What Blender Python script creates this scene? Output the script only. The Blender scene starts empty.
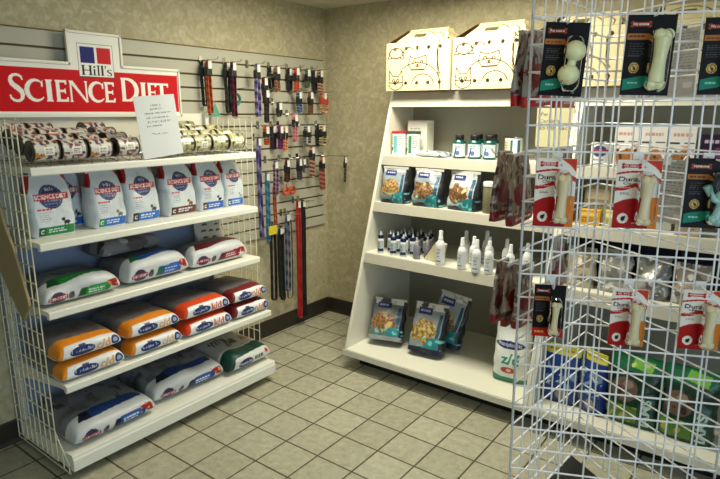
import bpy, math, random
import numpy as np
from mathutils import Vector, Matrix

random.seed(7)
C = bpy.context.scene.collection
PI = math.pi
rnd = random.Random(11)

# ------------------------------------------------------------------ colour + materials
def lin(c):
    c = np.array(c[:3], float) / 255.0
    return np.where(c <= 0.04045, c / 12.92, ((c + 0.055) / 1.055) ** 2.4)

MATS = {}
def mat(name, col=(200, 200, 200), rough=0.5, metal=0.0, spec=0.5, bump=0.0, bscale=60.0, noise=0.0, emit=None, estr=0.0, alpha=1.0, trans=0.0, coat=0.0):
    if name in MATS:
        return MATS[name]
    m = bpy.data.materials.new(name)
    m.use_nodes = True
    nt = m.node_tree
    b = nt.nodes['Principled BSDF']
    l = lin(col)
    b.inputs['Base Color'].default_value = (*l, 1)
    b.inputs['Roughness'].default_value = rough
    b.inputs['Metallic'].default_value = metal
    b.inputs['Specular IOR Level'].default_value = spec
    b.inputs['Transmission Weight'].default_value = trans
    b.inputs['Coat Weight'].default_value = coat
    b.inputs['Alpha'].default_value = alpha
    if emit is not None:
        b.inputs['Emission Color'].default_value = (*lin(emit), 1)
        b.inputs['Emission Strength'].default_value = estr
    if noise or bump:
        tc = nt.nodes.new('ShaderNodeTexCoord')
        nz = nt.nodes.new('ShaderNodeTexNoise')
        nz.inputs['Scale'].default_value = bscale
        nz.inputs['Detail'].default_value = 4
        nt.links.new(tc.outputs['Object'], nz.inputs['Vector'])
        if noise:
            mx = nt.nodes.new('ShaderNodeMix'); mx.data_type = 'RGBA'
            mx.inputs['A'].default_value = (*np.clip(l * (1 - noise), 0, 1), 1)
            mx.inputs['B'].default_value = (*np.clip(l * (1 + noise), 0, 1), 1)
            nt.links.new(nz.outputs['Fac'], mx.inputs['Factor'])
            nt.links.new(mx.outputs['Result'], b.inputs['Base Color'])
        if bump:
            bp = nt.nodes.new('ShaderNodeBump')
            bp.inputs['Strength'].default_value = bump
            bp.inputs['Distance'].default_value = 0.01
            nt.links.new(nz.outputs['Fac'], bp.inputs['Height'])
            nt.links.new(bp.outputs['Normal'], b.inputs['Normal'])
    MATS[name] = m
    return m

def print_mat(name, rough, bump=0.0, bscale=40, coat=0.0, spec=.5):
    """printed surface: colours of the print come from the mesh attribute"""
    if name in MATS:
        return MATS[name]
    m = mat(name, (255, 255, 255), rough, bump=bump, bscale=bscale, coat=coat, spec=spec)
    nt = m.node_tree
    a = nt.nodes.new('ShaderNodeAttribute'); a.attribute_name = 'print'
    nt.links.new(a.outputs['Color'], nt.nodes['Principled BSDF'].inputs['Base Color'])
    return m

P_FILM = print_mat('printed_plastic_film', 0.32, bump=0.9, bscale=22, spec=.45)
P_MATTE = print_mat('printed_woven_bag', 0.42, bump=0.95, bscale=15, spec=.4)
P_CARD = print_mat('printed_card', 0.5, spec=.15)
P_CAN = print_mat('printed_can_label', 0.3)
P_PAPER = print_mat('printed_paper', 0.85)
P_CLOTH = print_mat('woven_webbing', 0.8, bump=0.3, bscale=300)

WHITE = mat('white_enamel', (226, 226, 214), 0.35)
WIREW = mat('cream_wire', (226, 222, 190), 0.35)
GRIDW = mat('white_grid_wire', (240, 242, 244), 0.3)
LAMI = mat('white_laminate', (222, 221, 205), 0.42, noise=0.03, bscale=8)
LAMIB = mat('shade_grey_board', (158, 156, 142), 0.55, noise=0.04, bscale=8)  # unit back boards greyed, shade of the interiors put into the colour
LIPM = mat('shade_grey_lip', (178, 175, 160), 0.5, noise=0.03, bscale=20)  # greyer than the laminate, standing in for shade on the shelf lips
LAMIE = mat('board_edge', (176, 172, 155), 0.55, noise=0.05, bscale=30)
BLACK = mat('black_plastic', (22, 22, 24), 0.4)
TOE = mat('black_toe_kick', (20, 18, 16), 0.6)
CHROME = mat('chrome', (190, 192, 190), 0.2, metal=1.0)
CANMET = mat('can_end_metal', (52, 47, 42), 0.35, metal=0.7)
SLAT = mat('slatwall_grey', (172, 170, 152), 0.5, noise=0.03, bscale=10)
GROOVE = mat('slatwall_groove', (104, 84, 48), 0.7)
RUBBER = mat('brown_rubber_base', (44, 37, 30), 0.5)
KRAFT = mat('kraft_board', (150, 116, 70), 0.8)
TANB = mat('tan_board', (150, 136, 96), 0.75, noise=0.1, bscale=25)
TRAYM = mat('cream_steel', (205, 200, 165), 0.45, noise=0.03, bscale=9)
NAVYC = mat('navy_cap', (24, 32, 70), 0.35)
REDP = mat('red_cap', (178, 38, 34), 0.4)
TEALG = mat('teal_green_plastic', (8, 78, 72), 0.15)
WPLAS = mat('white_bottle_plastic', (226, 230, 230), 0.3)
CLEARP = mat('clear_overcap', (220, 226, 226), 0.15, alpha=0.45)
IVORY = mat('ivory_nylon', (226, 212, 168), 0.4, noise=0.04, bscale=40)
PALEG = mat('pale_green_nylon', (226, 226, 172), 0.32, noise=0.06, bscale=40)
TEALN = mat('pale_teal_nylon', (150, 196, 186), 0.3, noise=0.06, bscale=40)
def blister_mat():
    m = bpy.data.materials.new('clear_blister'); m.use_nodes = True
    nt = m.node_tree; nt.nodes.remove(nt.nodes['Principled BSDF'])
    out = nt.nodes['Material Output']
    t = nt.nodes.new('ShaderNodeBsdfTransparent'); g = nt.nodes.new('ShaderNodeBsdfGlossy')
    g.inputs['Roughness'].default_value = 0.12
    t.inputs['Color'].default_value = (0.96, 0.97, 0.97, 1)
    f = nt.nodes.new('ShaderNodeFresnel'); f.inputs['IOR'].default_value = 1.22
    mx = nt.nodes.new('ShaderNodeMixShader')
    nt.links.new(f.outputs[0], mx.inputs[0]); nt.links.new(t.outputs[0], mx.inputs[1]); nt.links.new(g.outputs[0], mx.inputs[2])
    nt.links.new(mx.outputs[0], out.inputs[0])
    return m
BLISTER = blister_mat()

# ------------------------------------------------------------------ mesh helpers
def link(name, me, mats, parent=None, loc=None, rot=None):
    o = bpy.data.objects.new(name, me)
    if not isinstance(mats, (list, tuple)):
        mats = [mats]
    if me is not None and len(me.materials) == 0:
        for m in mats:
            me.materials.append(m)
    C.objects.link(o)
    if parent:
        o.parent = parent
    if loc is not None:
        o.location = loc
    if rot is not None:
        o.rotation_euler = rot if isinstance(rot, (tuple, list)) else (0, 0, rot)
    return o

class MB:
    def __init__(s):
        s.v = []; s.f = []; s.mi = []; s.sm = []
    def add(s, vs, fs, mi=0, smooth=False):
        n = len(s.v)
        s.v += [tuple(map(float, v)) for v in vs]
        for f in fs:
            s.f.append([i + n for i in f]); s.mi.append(mi); s.sm.append(smooth)
        return s
    def box(s, x0, x1, y0, y1, z0, z1, mi=0):
        vs = [(x, y, z) for z in (z0, z1) for y in (y0, y1) for x in (x0, x1)]
        return s.add(vs, [(0, 2, 3, 1), (4, 5, 7, 6), (0, 1, 5, 4), (2, 6, 7, 3), (0, 4, 6, 2), (1, 3, 7, 5)], mi)
    def prism(s, poly, axis, a0, a1, mi=0):
        """poly: 2D points; axis 'x','y','z' is the extrusion axis"""
        def P(p, a):
            return {'x': (a, p[0], p[1]), 'y': (p[0], a, p[1]), 'z': (p[0], p[1], a)}[axis]
        n = len(poly)
        vs = [P(p, a0) for p in poly] + [P(p, a1) for p in poly]
        fs = [list(range(n))[::-1], [i + n for i in range(n)]]
        fs += [(i, (i + 1) % n, (i + 1) % n + n, i + n) for i in range(n)]
        return s.add(vs, fs, mi)
    def tube(s, pts, r, n=6, mi=0, closed=False):
        pts = [Vector(p) for p in pts]
        k = len(pts); vs = []; fs = []
        up = None
        for i, p in enumerate(pts):
            if closed:
                t = pts[(i + 1) % k] - pts[i - 1]
            else:
                t = pts[min(i + 1, k - 1)] - pts[max(i - 1, 0)]
            t.normalize()
            if up is None:
                up = Vector((0, 0, 1)) if abs(t.z) < 0.9 else Vector((1, 0, 0))
            a = t.cross(up)
            if a.length < 1e-6:
                a = t.cross(Vector((0.3, 0.8, 0.1)))
            a.normalize(); b = a.cross(t); b.normalize(); up = b
            rr = r[i] if isinstance(r, (list, tuple)) else r
            for j in range(n):
                q = 2 * PI * j / n
                vs.append(p + a * (math.cos(q) * rr) + b * (math.sin(q) * rr))
        for i in range(k if closed else k - 1):
            i2 = (i + 1) % k
            for j in range(n):
                j2 = (j + 1) % n
                fs.append((i * n + j, i * n + j2, i2 * n + j2, i2 * n + j))
        if not closed:
            fs.append(list(range(n))[::-1]); fs.append([(k - 1) * n + j for j in range(n)])
        return s.add(vs, fs, mi, True)
    def lathe(s, prof, n=20, mi=0, c=(0, 0, 0), axis='z'):
        vs = []; fs = []; k = len(prof)
        for r, h in prof:
            for j in range(n):
                q = 2 * PI * j / n
                if axis == 'z':
                    vs.append((c[0] + r * math.cos(q), c[1] + r * math.sin(q), c[2] + h))
                else:
                    vs.append((c[0] + h, c[1] + r * math.cos(q), c[2] + r * math.sin(q)))
        for i in range(k - 1):
            for j in range(n):
                j2 = (j + 1) % n
                fs.append((i * n + j, i * n + j2, (i + 1) * n + j2, (i + 1) * n + j))
        fs.append(list(range(n))[::-1]); fs.append([(k - 1) * n + j for j in range(n)])
        return s.add(vs, fs, mi, True)
    def mesh(s, name):
        me = bpy.data.meshes.new(name)
        me.from_pydata(s.v, [], s.f)
        me.polygons.foreach_set('material_index', s.mi)
        me.polygons.foreach_set('use_smooth', s.sm)
        me.update()
        return me
    def build(s, name, mats, parent=None, loc=None, rot=None, bevel=0.0, sharp=None):
        me = s.mesh(name)
        if any(s.sm):
            try:
                me.set_sharp_from_angle(angle=math.radians(40))
            except Exception:
                pass
        o = link(name, me, mats, parent, loc, rot)
        if bevel:
            b = o.modifiers.new('bevel', 'BEVEL'); b.width = bevel; b.segments = 2; b.limit_method = 'ANGLE'
        return o

def tag(o, label=None, cat=None, group=None, kind=None):
    if label: o['label'] = label
    if cat: o['category'] = cat
    if group: o['group'] = group
    if kind: o['kind'] = kind
    return o
def thing(name, label, cat, loc=(0, 0, 0), rot=0, group=None):
    o = bpy.data.objects.new(name, None); C.objects.link(o)
    o.empty_display_size = 0.05
    o.location = loc
    o.rotation_euler = rot if isinstance(rot, (tuple, list)) else (0, 0, rot)
    return tag(o, label, cat, group)
def struct(o):
    o['kind'] = 'structure'
    return o
def dup(root, loc, rot=None, label=None, group=None):
    r = root.copy(); C.objects.link(r); r.location = loc
    if rot is not None:
        r.rotation_euler = rot if isinstance(rot, (tuple, list)) else (0, 0, rot)
    if label: r['label'] = label
    if group: r['group'] = group
    for ch in list(root.children):
        c = ch.copy(); C.objects.link(c); c.parent = r
        c.matrix_parent_inverse = ch.matrix_parent_inverse.copy()
        for g in list(ch.children):
            d = g.copy(); C.objects.link(d); d.parent = c
            d.matrix_parent_inverse = g.matrix_parent_inverse.copy()
    return r

# ------------------------------------------------------------------ printing
_TXT = {}
def text_bitmap(s, bold=0.012, R=44):
    key = (s, bold)
    if key in _TXT:
        return _TXT[key]
    cu = bpy.data.curves.new('t', 'FONT'); cu.body = s; cu.size = 1; cu.offset = bold
    ob = bpy.data.objects.new('t', cu); C.objects.link(ob)
    bpy.context.view_layer.update()
    dg = bpy.context.evaluated_depsgraph_get()
    me = bpy.data.meshes.new_from_object(ob.evaluated_get(dg))
    me.calc_loop_triangles()
    V = np.array([v.co[:2] for v in me.vertices], float)
    T = np.array([t.vertices[:] for t in me.loop_triangles], int)
    bpy.data.objects.remove(ob); bpy.data.meshes.remove(me); bpy.data.curves.remove(cu)
    lo = V.min(0); hi = V.max(0); V = (V - lo) * R
    W, H = (np.ceil((hi - lo) * R).astype(int) + 1)
    B = np.zeros((H, W), bool)
    for t in T:
        p = V[t]
        x0, y0 = np.floor(p.min(0)).astype(int); x1, y1 = np.ceil(p.max(0)).astype(int) + 1
        X, Y = np.meshgrid(np.arange(x0, min(x1, W)) + 0.0, np.arange(y0, min(y1, H)) + 0.0)
        def e(a, b):
            return (b[0] - a[0]) * (Y - a[1]) - (b[1] - a[1]) * (X - a[0])
        a, b, c = e(p[0], p[1]), e(p[1], p[2]), e(p[2], p[0])
        B[y0:y0 + X.shape[0], x0:x0 + X.shape[1]] |= ((a >= -1e-6) & (b >= -1e-6) & (c >= -1e-6)) | ((a <= 1e-6) & (b <= 1e-6) & (c <= 1e-6))
    _TXT[key] = (B, W / H)
    return _TXT[key]

def blob(x, y, scale, seed):
    r = np.random.RandomState(seed); o = 0
    for k in range(7):
        a = r.uniform(0, 2 * PI); f = scale * r.uniform(0.6, 2.2); ph = r.uniform(0, 7)
        o = o + np.sin((x * math.cos(a) + y * math.sin(a)) * f + ph + 1.3 * np.sin((x * math.sin(a) - y * math.cos(a)) * f * 0.7 + ph * 2))
    return o / 7

class Pr:
    """a print laid out in metres on a flat or wrapped surface"""
    def __init__(s, x, y, base):
        s.x = np.asarray(x, float); s.y = np.asarray(y, float)
        s.c = np.tile(lin(base), (len(s.x), 1))
    def m(s, k, col):
        s.c[k] = lin(col); return s
    def rect(s, x0, y0, x1, y1, col):
        return s.m((s.x >= x0) & (s.x <= x1) & (s.y >= y0) & (s.y <= y1), col)
    def ell(s, cx, cy, rx, ry, col, ring=0):
        d = np.hypot((s.x - cx) / rx, (s.y - cy) / ry)
        return s.m((d <= 1) & (d >= (1 - ring / min(rx, ry) if ring else -1)), col)
    def poly(s, pts, col):
        k = np.zeros(len(s.x), bool); n = len(pts)
        for i in range(n):
            (x0, y0), (x1, y1) = pts[i], pts[(i + 1) % n]
            if y0 == y1: continue
            c = ((y0 > s.y) != (y1 > s.y)) & (s.x < (x1 - x0) * (s.y - y0) / (y1 - y0) + x0)
            k ^= c
        return s.m(k, col)
    def line(s, pts, w, col):
        for (x0, y0), (x1, y1) in zip(pts[:-1], pts[1:]):
            dx, dy = x1 - x0, y1 - y0; L = max(dx * dx + dy * dy, 1e-12)
            t = np.clip(((s.x - x0) * dx + (s.y - y0) * dy) / L, 0, 1)
            s.m(np.hypot(s.x - x0 - t * dx, s.y - y0 - t * dy) <= w / 2, col)
        return s
    def text(s, t, cx, cy, h, col, w=None, rot=0, bold=0.012):
        B, asp = text_bitmap(t, bold)
        if w is None: w = h * asp
        ca, sa = math.cos(rot), math.sin(rot)
        dx, dy = s.x - cx, s.y - cy
        u = (dx * ca + dy * sa) / w + 0.5; v = (-dx * sa + dy * ca) / h + 0.5
        ok = (u >= 0) & (u < 1) & (v >= 0) & (v < 1)
        i = np.clip((v * B.shape[0]).astype(int), 0, B.shape[0] - 1); j = np.clip((u * B.shape[1]).astype(int), 0, B.shape[1] - 1)
        return s.m(ok & B[i, j], col)
    def small(s, x0, y0, x1, y1, n, col, seed=1, fill=0.55):
        """rows of fine print"""
        r = np.random.RandomState(seed); h = (y1 - y0) / n
        for i in range(n):
            yy = y1 - (i + 0.5) * h; x = x0; e = x1 - r.uniform(0, 0.25) * (x1 - x0)
            while x < e:
                w = r.uniform(0.1, 0.24) * (x1 - x0)
                s.rect(x, yy - h * fill / 2, min(x + w, e), yy + h * fill / 2, col); x += w + 0.05 * (x1 - x0)
        return s
    def noise(s, x0, y0, x1, y1, scale, thr, col, seed):
        k = (s.x >= x0) & (s.x <= x1) & (s.y >= y0) & (s.y <= y1)
        return s.m(k & (blob(s.x, s.y, scale, seed) > thr), col)

def set_print(me, cols):
    a = me.color_attributes.new('print', 'FLOAT_COLOR', 'POINT')
    d = np.ones((len(me.vertices), 4), np.float32); d[:, :3] = cols
    a.data.foreach_set('color', d.ravel())

def loft_mesh(name, R, cols=None, smooth=True):
    """R: (levels, ring, 3) closed rings, capped"""
    nl, m, _ = R.shape
    i, j = np.meshgrid(np.arange(nl - 1), np.arange(m), indexing='ij')
    j2 = (j + 1) % m
    Q = np.stack([i * m + j, i * m + j2, (i + 1) * m + j2, (i + 1) * m + j], -1).reshape(-1, 4)
    F = Q.tolist() + [list(range(m))[::-1], [(nl - 1) * m + k for k in range(m)]]
    me = bpy.data.meshes.new(name)
    me.from_pydata(R.reshape(-1, 3).tolist(), [], F)
    me.polygons.foreach_set('use_smooth', [smooth] * len(F))
    me.update()
    if cols is not None:
        set_print(me, cols)
    return me

def front_ring(nf, nb):
    """angles for a ring whose front half (towards -Y) is finely divided"""
    u = np.linspace(-1, 1, nf)
    f = np.stack([u, -np.ones(nf)], -1)
    ub = np.linspace(1, -1, nb + 2)[1:-1]
    b = np.stack([ub, np.ones(nb)], -1)
    return np.concatenate([f, b])

def pouch(name, W, H, D, design, step=0.0026, top=0.55, p0=5.0, p1=2.2, wr=0.0025, seed=0, neck=0.0, back=None, slump=0.0):
    """standing gusseted bag: flat bottom, pinched top seal; front faces -Y, base at z=0"""
    nl = int(H / step) + 2; nf = int(W / step) + 2; nb = 26
    v = np.linspace(0, 1, nl)[:, None]
    rg = front_ring(nf, nb); u = rg[:, 0][None, :]; sd = rg[:, 1][None, :]
    t = np.clip((v - top) / (1 - top), 0, 1); sm = t * t * (3 - 2 * t)
    a = W / 2 * (1 - neck * sm) * (1 - 0.03 * np.exp(-v / 0.02))
    b = D / 2 * (1 - sm) * (0.9 + 0.25 * np.sin(np.clip(v / 0.6, 0, 1) * PI)) + 0.0018
    p = p0 + (p1 - p0) * np.clip(v / top, 0, 1)
    f = np.clip(1 - np.abs(u) ** p, 0, 1) ** (1 / p)
    x = a * u + 0 * sd
    y = b * f * sd
    z = H * v + 0 * x
    rs = np.random.RandomState(seed)
    d = 0
    for k in range(6):
        kx, kz, ph = rs.uniform(-50, 50), rs.uniform(-60, 60), rs.uniform(0, 6)
        d = d + np.sin(kx * x + kz * z + ph)
    y = y + sd * f * wr * d / 2.2 * np.clip(v * 8, 0, 1)
    y = y - slump * v ** 2 * H
    x = x + wr * 0.8 * np.sin(z * 70 + seed) * np.abs(u) ** 3
    R = np.stack([x, y, z], -1)
    X, Y, Z = (q.reshape(-1) for q in np.broadcast_arrays(W / 2 * u + 0 * v + 0 * sd, sd + 0 * v + 0 * u, z))
    P = design(X.copy(), Z.copy())
    cols = P.c
    if back is not None:
        cols[Y > 0] = lin(back)
    return loft_mesh(name, R, cols)

def lying(name, L, D, H, design, step=0.0024, p=3.0, seed=0, wr=0.008, end=0.93, base=0.12):
    """bag lying on its side: long axis X, front -Y, resting at z=0; design(s, q): s along X, q up the front then over the top"""
    nx = int(L / step) + 2
    M = 110
    ph = np.linspace(-70, 290, M, endpoint=False) * PI / 180
    # denser sampling on front and top
    w = np.concatenate([np.full(70, 1.0), np.full(40, 2.4)]); w = w / w.sum()
    ph = (-70 + 360 * np.concatenate([[0], np.cumsum(w)[:-1]])) * PI / 180
    c = np.sign(np.cos(ph)) * np.abs(np.cos(ph)) ** (2 / p); sn = np.sign(np.sin(ph)) * np.abs(np.sin(ph)) ** (2 / p)
    y0 = -D / 2 * c; z0 = H / 2 * (1 + sn)
    seg = np.hypot(np.diff(y0), np.diff(z0)); q = np.concatenate([[0], np.cumsum(seg)])
    k0 = int(np.argmin(np.abs(ph + 45 * PI / 180))); q = q - q[k0]
    s = np.linspace(-1, 1, nx)[:, None]
    e = np.clip(1 - np.abs(s) ** 7, 0, 1) ** 0.4
    th = np.clip(e, 0.06, 1)
    dw = 0.90 + 0.10 * e
    rs = np.random.RandomState(seed)
    x = L / 2 * s + 0 * c[None]
    y = y0[None] * dw
    z = z0[None] * th + (1 - th) * H * 0.22
    n = 0
    for k in range(7):
        kx, ky, p_ = rs.uniform(-28, 28), rs.uniform(-30, 30), rs.uniform(0, 6)
        n = n + np.sin(kx * x + ky * (q[None] + 0 * s) + p_)
    n = n / 2.5 * wr * e
    low = np.clip(sn[None] + 0.75, 0, 1)
    z = z + n * low * np.clip(sn, 0, 1)[None]; y = y - n * low * c[None]
    R = np.stack([x, y, z], -1)
    S, Q = np.broadcast_arrays(L / 2 * s, q[None])
    k1 = int(np.argmin(np.abs(ph - 45 * PI / 180)))
    P = design(S.reshape(-1).copy(), Q.reshape(-1).copy(), float(q[k1]))
    return loft_mesh(name, R, P.c)

def card(name, W, H, T, design, back=(200, 196, 188), step=0.0019, mask=None, bend=0.0):
    """thin board standing in XZ, front -Y, lower-left corner at (-W/2, 0)"""
    nx = int(W / step) + 1; nz = int(H / step) + 1
    X, Z = np.meshgrid(np.linspace(-W / 2, W / 2, nx + 1), np.linspace(0, H, nz + 1))
    x, z = X.ravel(), Z.ravel()
    P = design(x.copy(), z.copy())
    yb = bend * ((x / (W / 2)) ** 2)
    n = len(x)
    V = np.concatenate([np.stack([x, -T + yb, z], -1), np.stack([x, yb, z], -1)])
    i, j = np.meshgrid(np.arange(nz), np.arange(nx), indexing='ij'); i = i.ravel(); j = j.ravel()
    a = i * (nx + 1) + j
    keep = np.ones(len(a), bool)
    if mask is not None:
        cx = (x[a] + x[a + nx + 2]) / 2; cz = (z[a] + z[a + nx + 2]) / 2
        keep = mask(cx, cz)
    Q = np.stack([a, a + 1, a + nx + 2, a + nx + 1], -1)
    K = np.zeros((nz + 2, nx + 2), bool); K[1:-1, 1:-1] = keep.reshape(nz, nx)
    F = Q[keep].tolist() + (Q[keep][:, ::-1] + n).tolist()
    for (di, dj, e0, e1) in ((-1, 0, 0, 1), (0, 1, 1, 2), (1, 0, 2, 3), (0, -1, 3, 0)):
        nb = K[1 + di:nz + 1 + di, 1 + dj:nx + 1 + dj].ravel()
        q = Q[keep & ~nb]
        F += np.stack([q[:, e1], q[:, e0], q[:, e0] + n, q[:, e1] + n], -1).tolist()
    me = bpy.data.meshes.new(name); me.from_pydata(V.tolist(), [], F)
    bc = np.tile(lin(back), (n, 1))
    if back is None or isinstance(back, str):
        bc = P.c
    set_print(me, np.concatenate([P.c, bc]))
    # drop loose vertices of cut-away cells
    if mask is not None:
        import bmesh
        bm = bmesh.new(); bm.from_mesh(me)
        bmesh.ops.delete(bm, geom=[v for v in bm.verts if not v.link_faces], context='VERTS')
        bm.to_mesh(me); bm.free()
    me.update()
    return me

# ------------------------------------------------------------------ serif capitals for the header sign
def arc(cx, cy, rx, ry, a0, a1, n=26):
    return [(cx + rx * math.cos(math.radians(a0 + (a1 - a0) * i / n)), cy + ry * math.sin(math.radians(a0 + (a1 - a0) * i / n))) for i in range(n + 1)]
def stroke(pts, ws):
    out = []
    n = len(pts); L = []; Rr = []
    for i, (x, y) in enumerate(pts):
        x0, y0 = pts[max(i - 1, 0)]; x1, y1 = pts[min(i + 1, n - 1)]
        d = math.hypot(x1 - x0, y1 - y0); nx, ny = -(y1 - y0) / d, (x1 - x0) / d
        w = ws[i] / 2
        L.append((x + nx * w, y + ny * w)); Rr.append((x - nx * w, y - ny * w))
    for i in range(n - 1):
        out.append([L[i], L[i + 1], Rr[i + 1], Rr[i]])
    return out
def rc(x0, y0, x1, y1):
    return [(x0, y0), (x1, y0), (x1, y1), (x0, y1)]
def stem(x, w=0.16, y0=0.0, y1=1.0, f=0.035):
    return [[(x - w / 2 - f, y0), (x + w / 2 + f, y0), (x + w / 2, y0 + 0.1), (x + w / 2, y1 - 0.1), (x + w / 2 + f, y1), (x - w / 2 - f, y1), (x - w / 2, y1 - 0.1), (x - w / 2, y0 + 0.1)]]
_sp = [(.56, .80, .05), (.53, .90, .09), (.45, .965, .09), (.33, .985, .09), (.2, .96, .1), (.11, .88, .14), (.09, .77, .17), (.14, .65, .19), (.25, .56, .2), (.38, .47, .2), (.49, .37, .19), (.52, .25, .17), (.49, .12, .14), (.4, .035, .1), (.28, .015, .09), (.15, .04, .09), (.06, .12, .09), (.02, .24, .05)]
def interp(sp, k=4):
    o = []
    for a, b in zip(sp[:-1], sp[1:]):
        for i in range(k):
            o.append(tuple(a[q] + (b[q] - a[q]) * i / k for q in range(3)))
    return o + [sp[-1]]
_si = interp(_sp)
GL = {
    'S': (0.62, stroke([p[:2] for p in _si], [p[2] for p in _si])),
    'I': (0.30, stem(0.15)),
    'E': (0.60, stem(0.13) + [rc(.13, .9, .52, 1.0), rc(.13, .46, .46, .55), rc(.13, 0, .54, .1), [(.46, .82), (.54, .8), (.54, 1), (.44, 1)], [(.42, .4), (.47, .38), (.47, .63), (.42, .6)], [(.44, 0), (.56, 0), (.58, .22), (.5, .2)]]),
    'N': (0.84, stem(0.1, 0.07) + stem(0.74, 0.07) + [[(.02, 1), (.2, 1), (.78, .0), (.70, -.02)]]),
    'D': (0.84, stem(0.13) + stroke(arc(.28, .5, .43, .455, 90, -90), [.09 + .11 * math.sin(PI * i / 26) for i in range(27)]) + [rc(.13, .91, .30, 1.0), rc(.13, 0, .30, .09)]),
    'T': (0.70, stem(0.35) + [rc(.03, .9, .67, 1.0), [(.0, .78), (.06, .8), (.12, 1), (.01, 1)], [(.70, .78), (.64, .8), (.58, 1), (.69, 1)]]),
    'C': (0.74, stroke(arc(.44, .5, .37, .46, 42, 318), [.06 + .13 * max(0, math.sin(PI * (i - 1) / 24)) for i in range(27)]) + [[(.66, .68), (.73, .66), (.73, .98), (.66, .86)]]),
    'H': (0.86, stem(.14, .15, f=.08) + stem(.7, .15, f=.08) + [rc(.14, .47, .7, .56)]),
    'i': (0.32, stem(.16, .14, 0, .66, f=.06) + [rc(.09, .78, .24, .95)]),
    'l': (0.32, stem(.16, .14, 0, 1.04, f=.06)),
    "'": (0.2, [[(.05, 1.05), (.16, 1.05), (.12, .72), (.06, .72)]]),
    's': (0.42, stroke([(p[0] * .66 + .02, p[1] * .66) for p in _si], [p[2] * .66 for p in _si])),
}
def glyphs(P, s, x0, x1, y0, h, col):
    """letters of one word stretched between x0 and x1"""
    tot = sum(GL[c][0] for c in s); k = (x1 - x0) / tot; x = x0
    for c in s:
        for poly in GL[c][1]:
            P.poly([(x + px * k, y0 + py * h) for px, py in poly], col)
        x += GL[c][0] * k

# ================================================================== ROOM
RX, RY, RH = 4.7, -5.4, 2.312
def node_mat(name):
    m = bpy.data.materials.new(name); m.use_nodes = True
    return m, m.node_tree, m.node_tree.nodes['Principled BSDF']

def floor_mat():
    m, nt, b = node_mat('ceramic_floor_tile')
    N = nt.nodes.new; L = nt.links.new
    def mth(op, a, v=None):
        n = N('ShaderNodeMath'); n.operation = op
        for k, q in enumerate((a, v)):
            if q is None: continue
            if isinstance(q, (int, float)): n.inputs[k].default_value = q
            else: L(q, n.inputs[k])
        return n.outputs[0]
    g = N('ShaderNodeNewGeometry'); sp = N('ShaderNodeSeparateXYZ'); L(g.outputs['Position'], sp.inputs[0])
    T = .2032
    ux = mth('ADD', mth('DIVIDE', sp.outputs[0], T), 50 - 0.2)
    uy = mth('ADD', mth('DIVIDE', sp.outputs[1], T), 50 - 0.2)
    dx = mth('PINGPONG', ux, 0.5); dy = mth('PINGPONG', uy, 0.5)
    d = mth('MINIMUM', dx, dy)
    nz = N('ShaderNodeTexNoise'); nz.inputs['Scale'].default_value = 26; nz.inputs['Detail'].default_value = 6; nz.inputs['Roughness'].default_value = .65
    L(g.outputs['Position'], nz.inputs['Vector'])
    d2 = mth('ADD', d, mth('MULTIPLY', mth('SUBTRACT', nz.outputs[0], .5), .008))
    mr = N('ShaderNodeMapRange'); mr.inputs[1].default_value = .014; mr.inputs[2].default_value = .026
    L(d2, mr.inputs[0])
    cb = N('ShaderNodeCombineXYZ'); L(mth('FLOOR', ux), cb.inputs[0]); L(mth('FLOOR', uy), cb.inputs[1])
    wn = N('ShaderNodeTexWhiteNoise'); L(cb.outputs[0], wn.inputs[0])
    rp = N('ShaderNodeValToRGB')
    rp.color_ramp.elements[0].position = .3; rp.color_ramp.elements[1].position = .72
    rp.color_ramp.elements[0].color = (*lin((150, 148, 127)), 1); rp.color_ramp.elements[1].color = (*lin((184, 182, 161)), 1)
    fac = mth('ADD', nz.outputs[0], mth('MULTIPLY', mth('SUBTRACT', wn.outputs[0], .5), .16))
    L(fac, rp.inputs[0])
    mx = N('ShaderNodeMix'); mx.data_type = 'RGBA'
    mx.inputs['A'].default_value = (*lin((72, 66, 44)), 1)
    L(mr.outputs[0], mx.inputs['Factor']); L(rp.outputs[0], mx.inputs['B'])
    L(mx.outputs['Result'], b.inputs['Base Color'])
    b.inputs['Roughness'].default_value = .42
    bp = N('ShaderNodeBump'); bp.inputs['Strength'].default_value = .5; bp.inputs['Distance'].default_value = .003
    L(mr.outputs[0], bp.inputs['Height']); L(bp.outputs[0], b.inputs['Normal'])
    return m

def paper_mat(name, c0, c1, c2):
    m, nt, b = node_mat(name)
    N = nt.nodes.new; L = nt.links.new
    g = N('ShaderNodeNewGeometry')
    n1 = N('ShaderNodeTexNoise'); n1.inputs['Scale'].default_value = 19; n1.inputs['Detail'].default_value = 5; n1.inputs['Roughness'].default_value = .6; n1.inputs['Distortion'].default_value = 1.2
    L(g.outputs['Position'], n1.inputs['Vector'])
    n2 = N('ShaderNodeTexNoise'); n2.inputs['Scale'].default_value = 60; n2.inputs['Detail'].default_value = 3
    L(g.outputs['Position'], n2.inputs['Vector'])
    ad = N('ShaderNodeMath'); ad.operation = 'MULTIPLY_ADD'; ad.inputs[1].default_value = .15; L(n2.outputs[0], ad.inputs[0])
    mu = N('ShaderNodeMath'); mu.operation = 'MULTIPLY'; mu.inputs[1].default_value = .75; L(n1.outputs[0], mu.inputs[0]); L(mu.outputs[0], ad.inputs[2])
    r = N('ShaderNodeValToRGB'); e = r.color_ramp.elements
    e[0].position = .40; e[0].color = (*lin(c0), 1); e[1].position = .66; e[1].color = (*lin(c2), 1)
    k = e.new(.52); k.color = (*lin(c1), 1)
    L(ad.outputs[0], r.inputs[0]); L(r.outputs[0], b.inputs['Base Color'])
    b.inputs['Roughness'].default_value = .7
    return m

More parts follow.
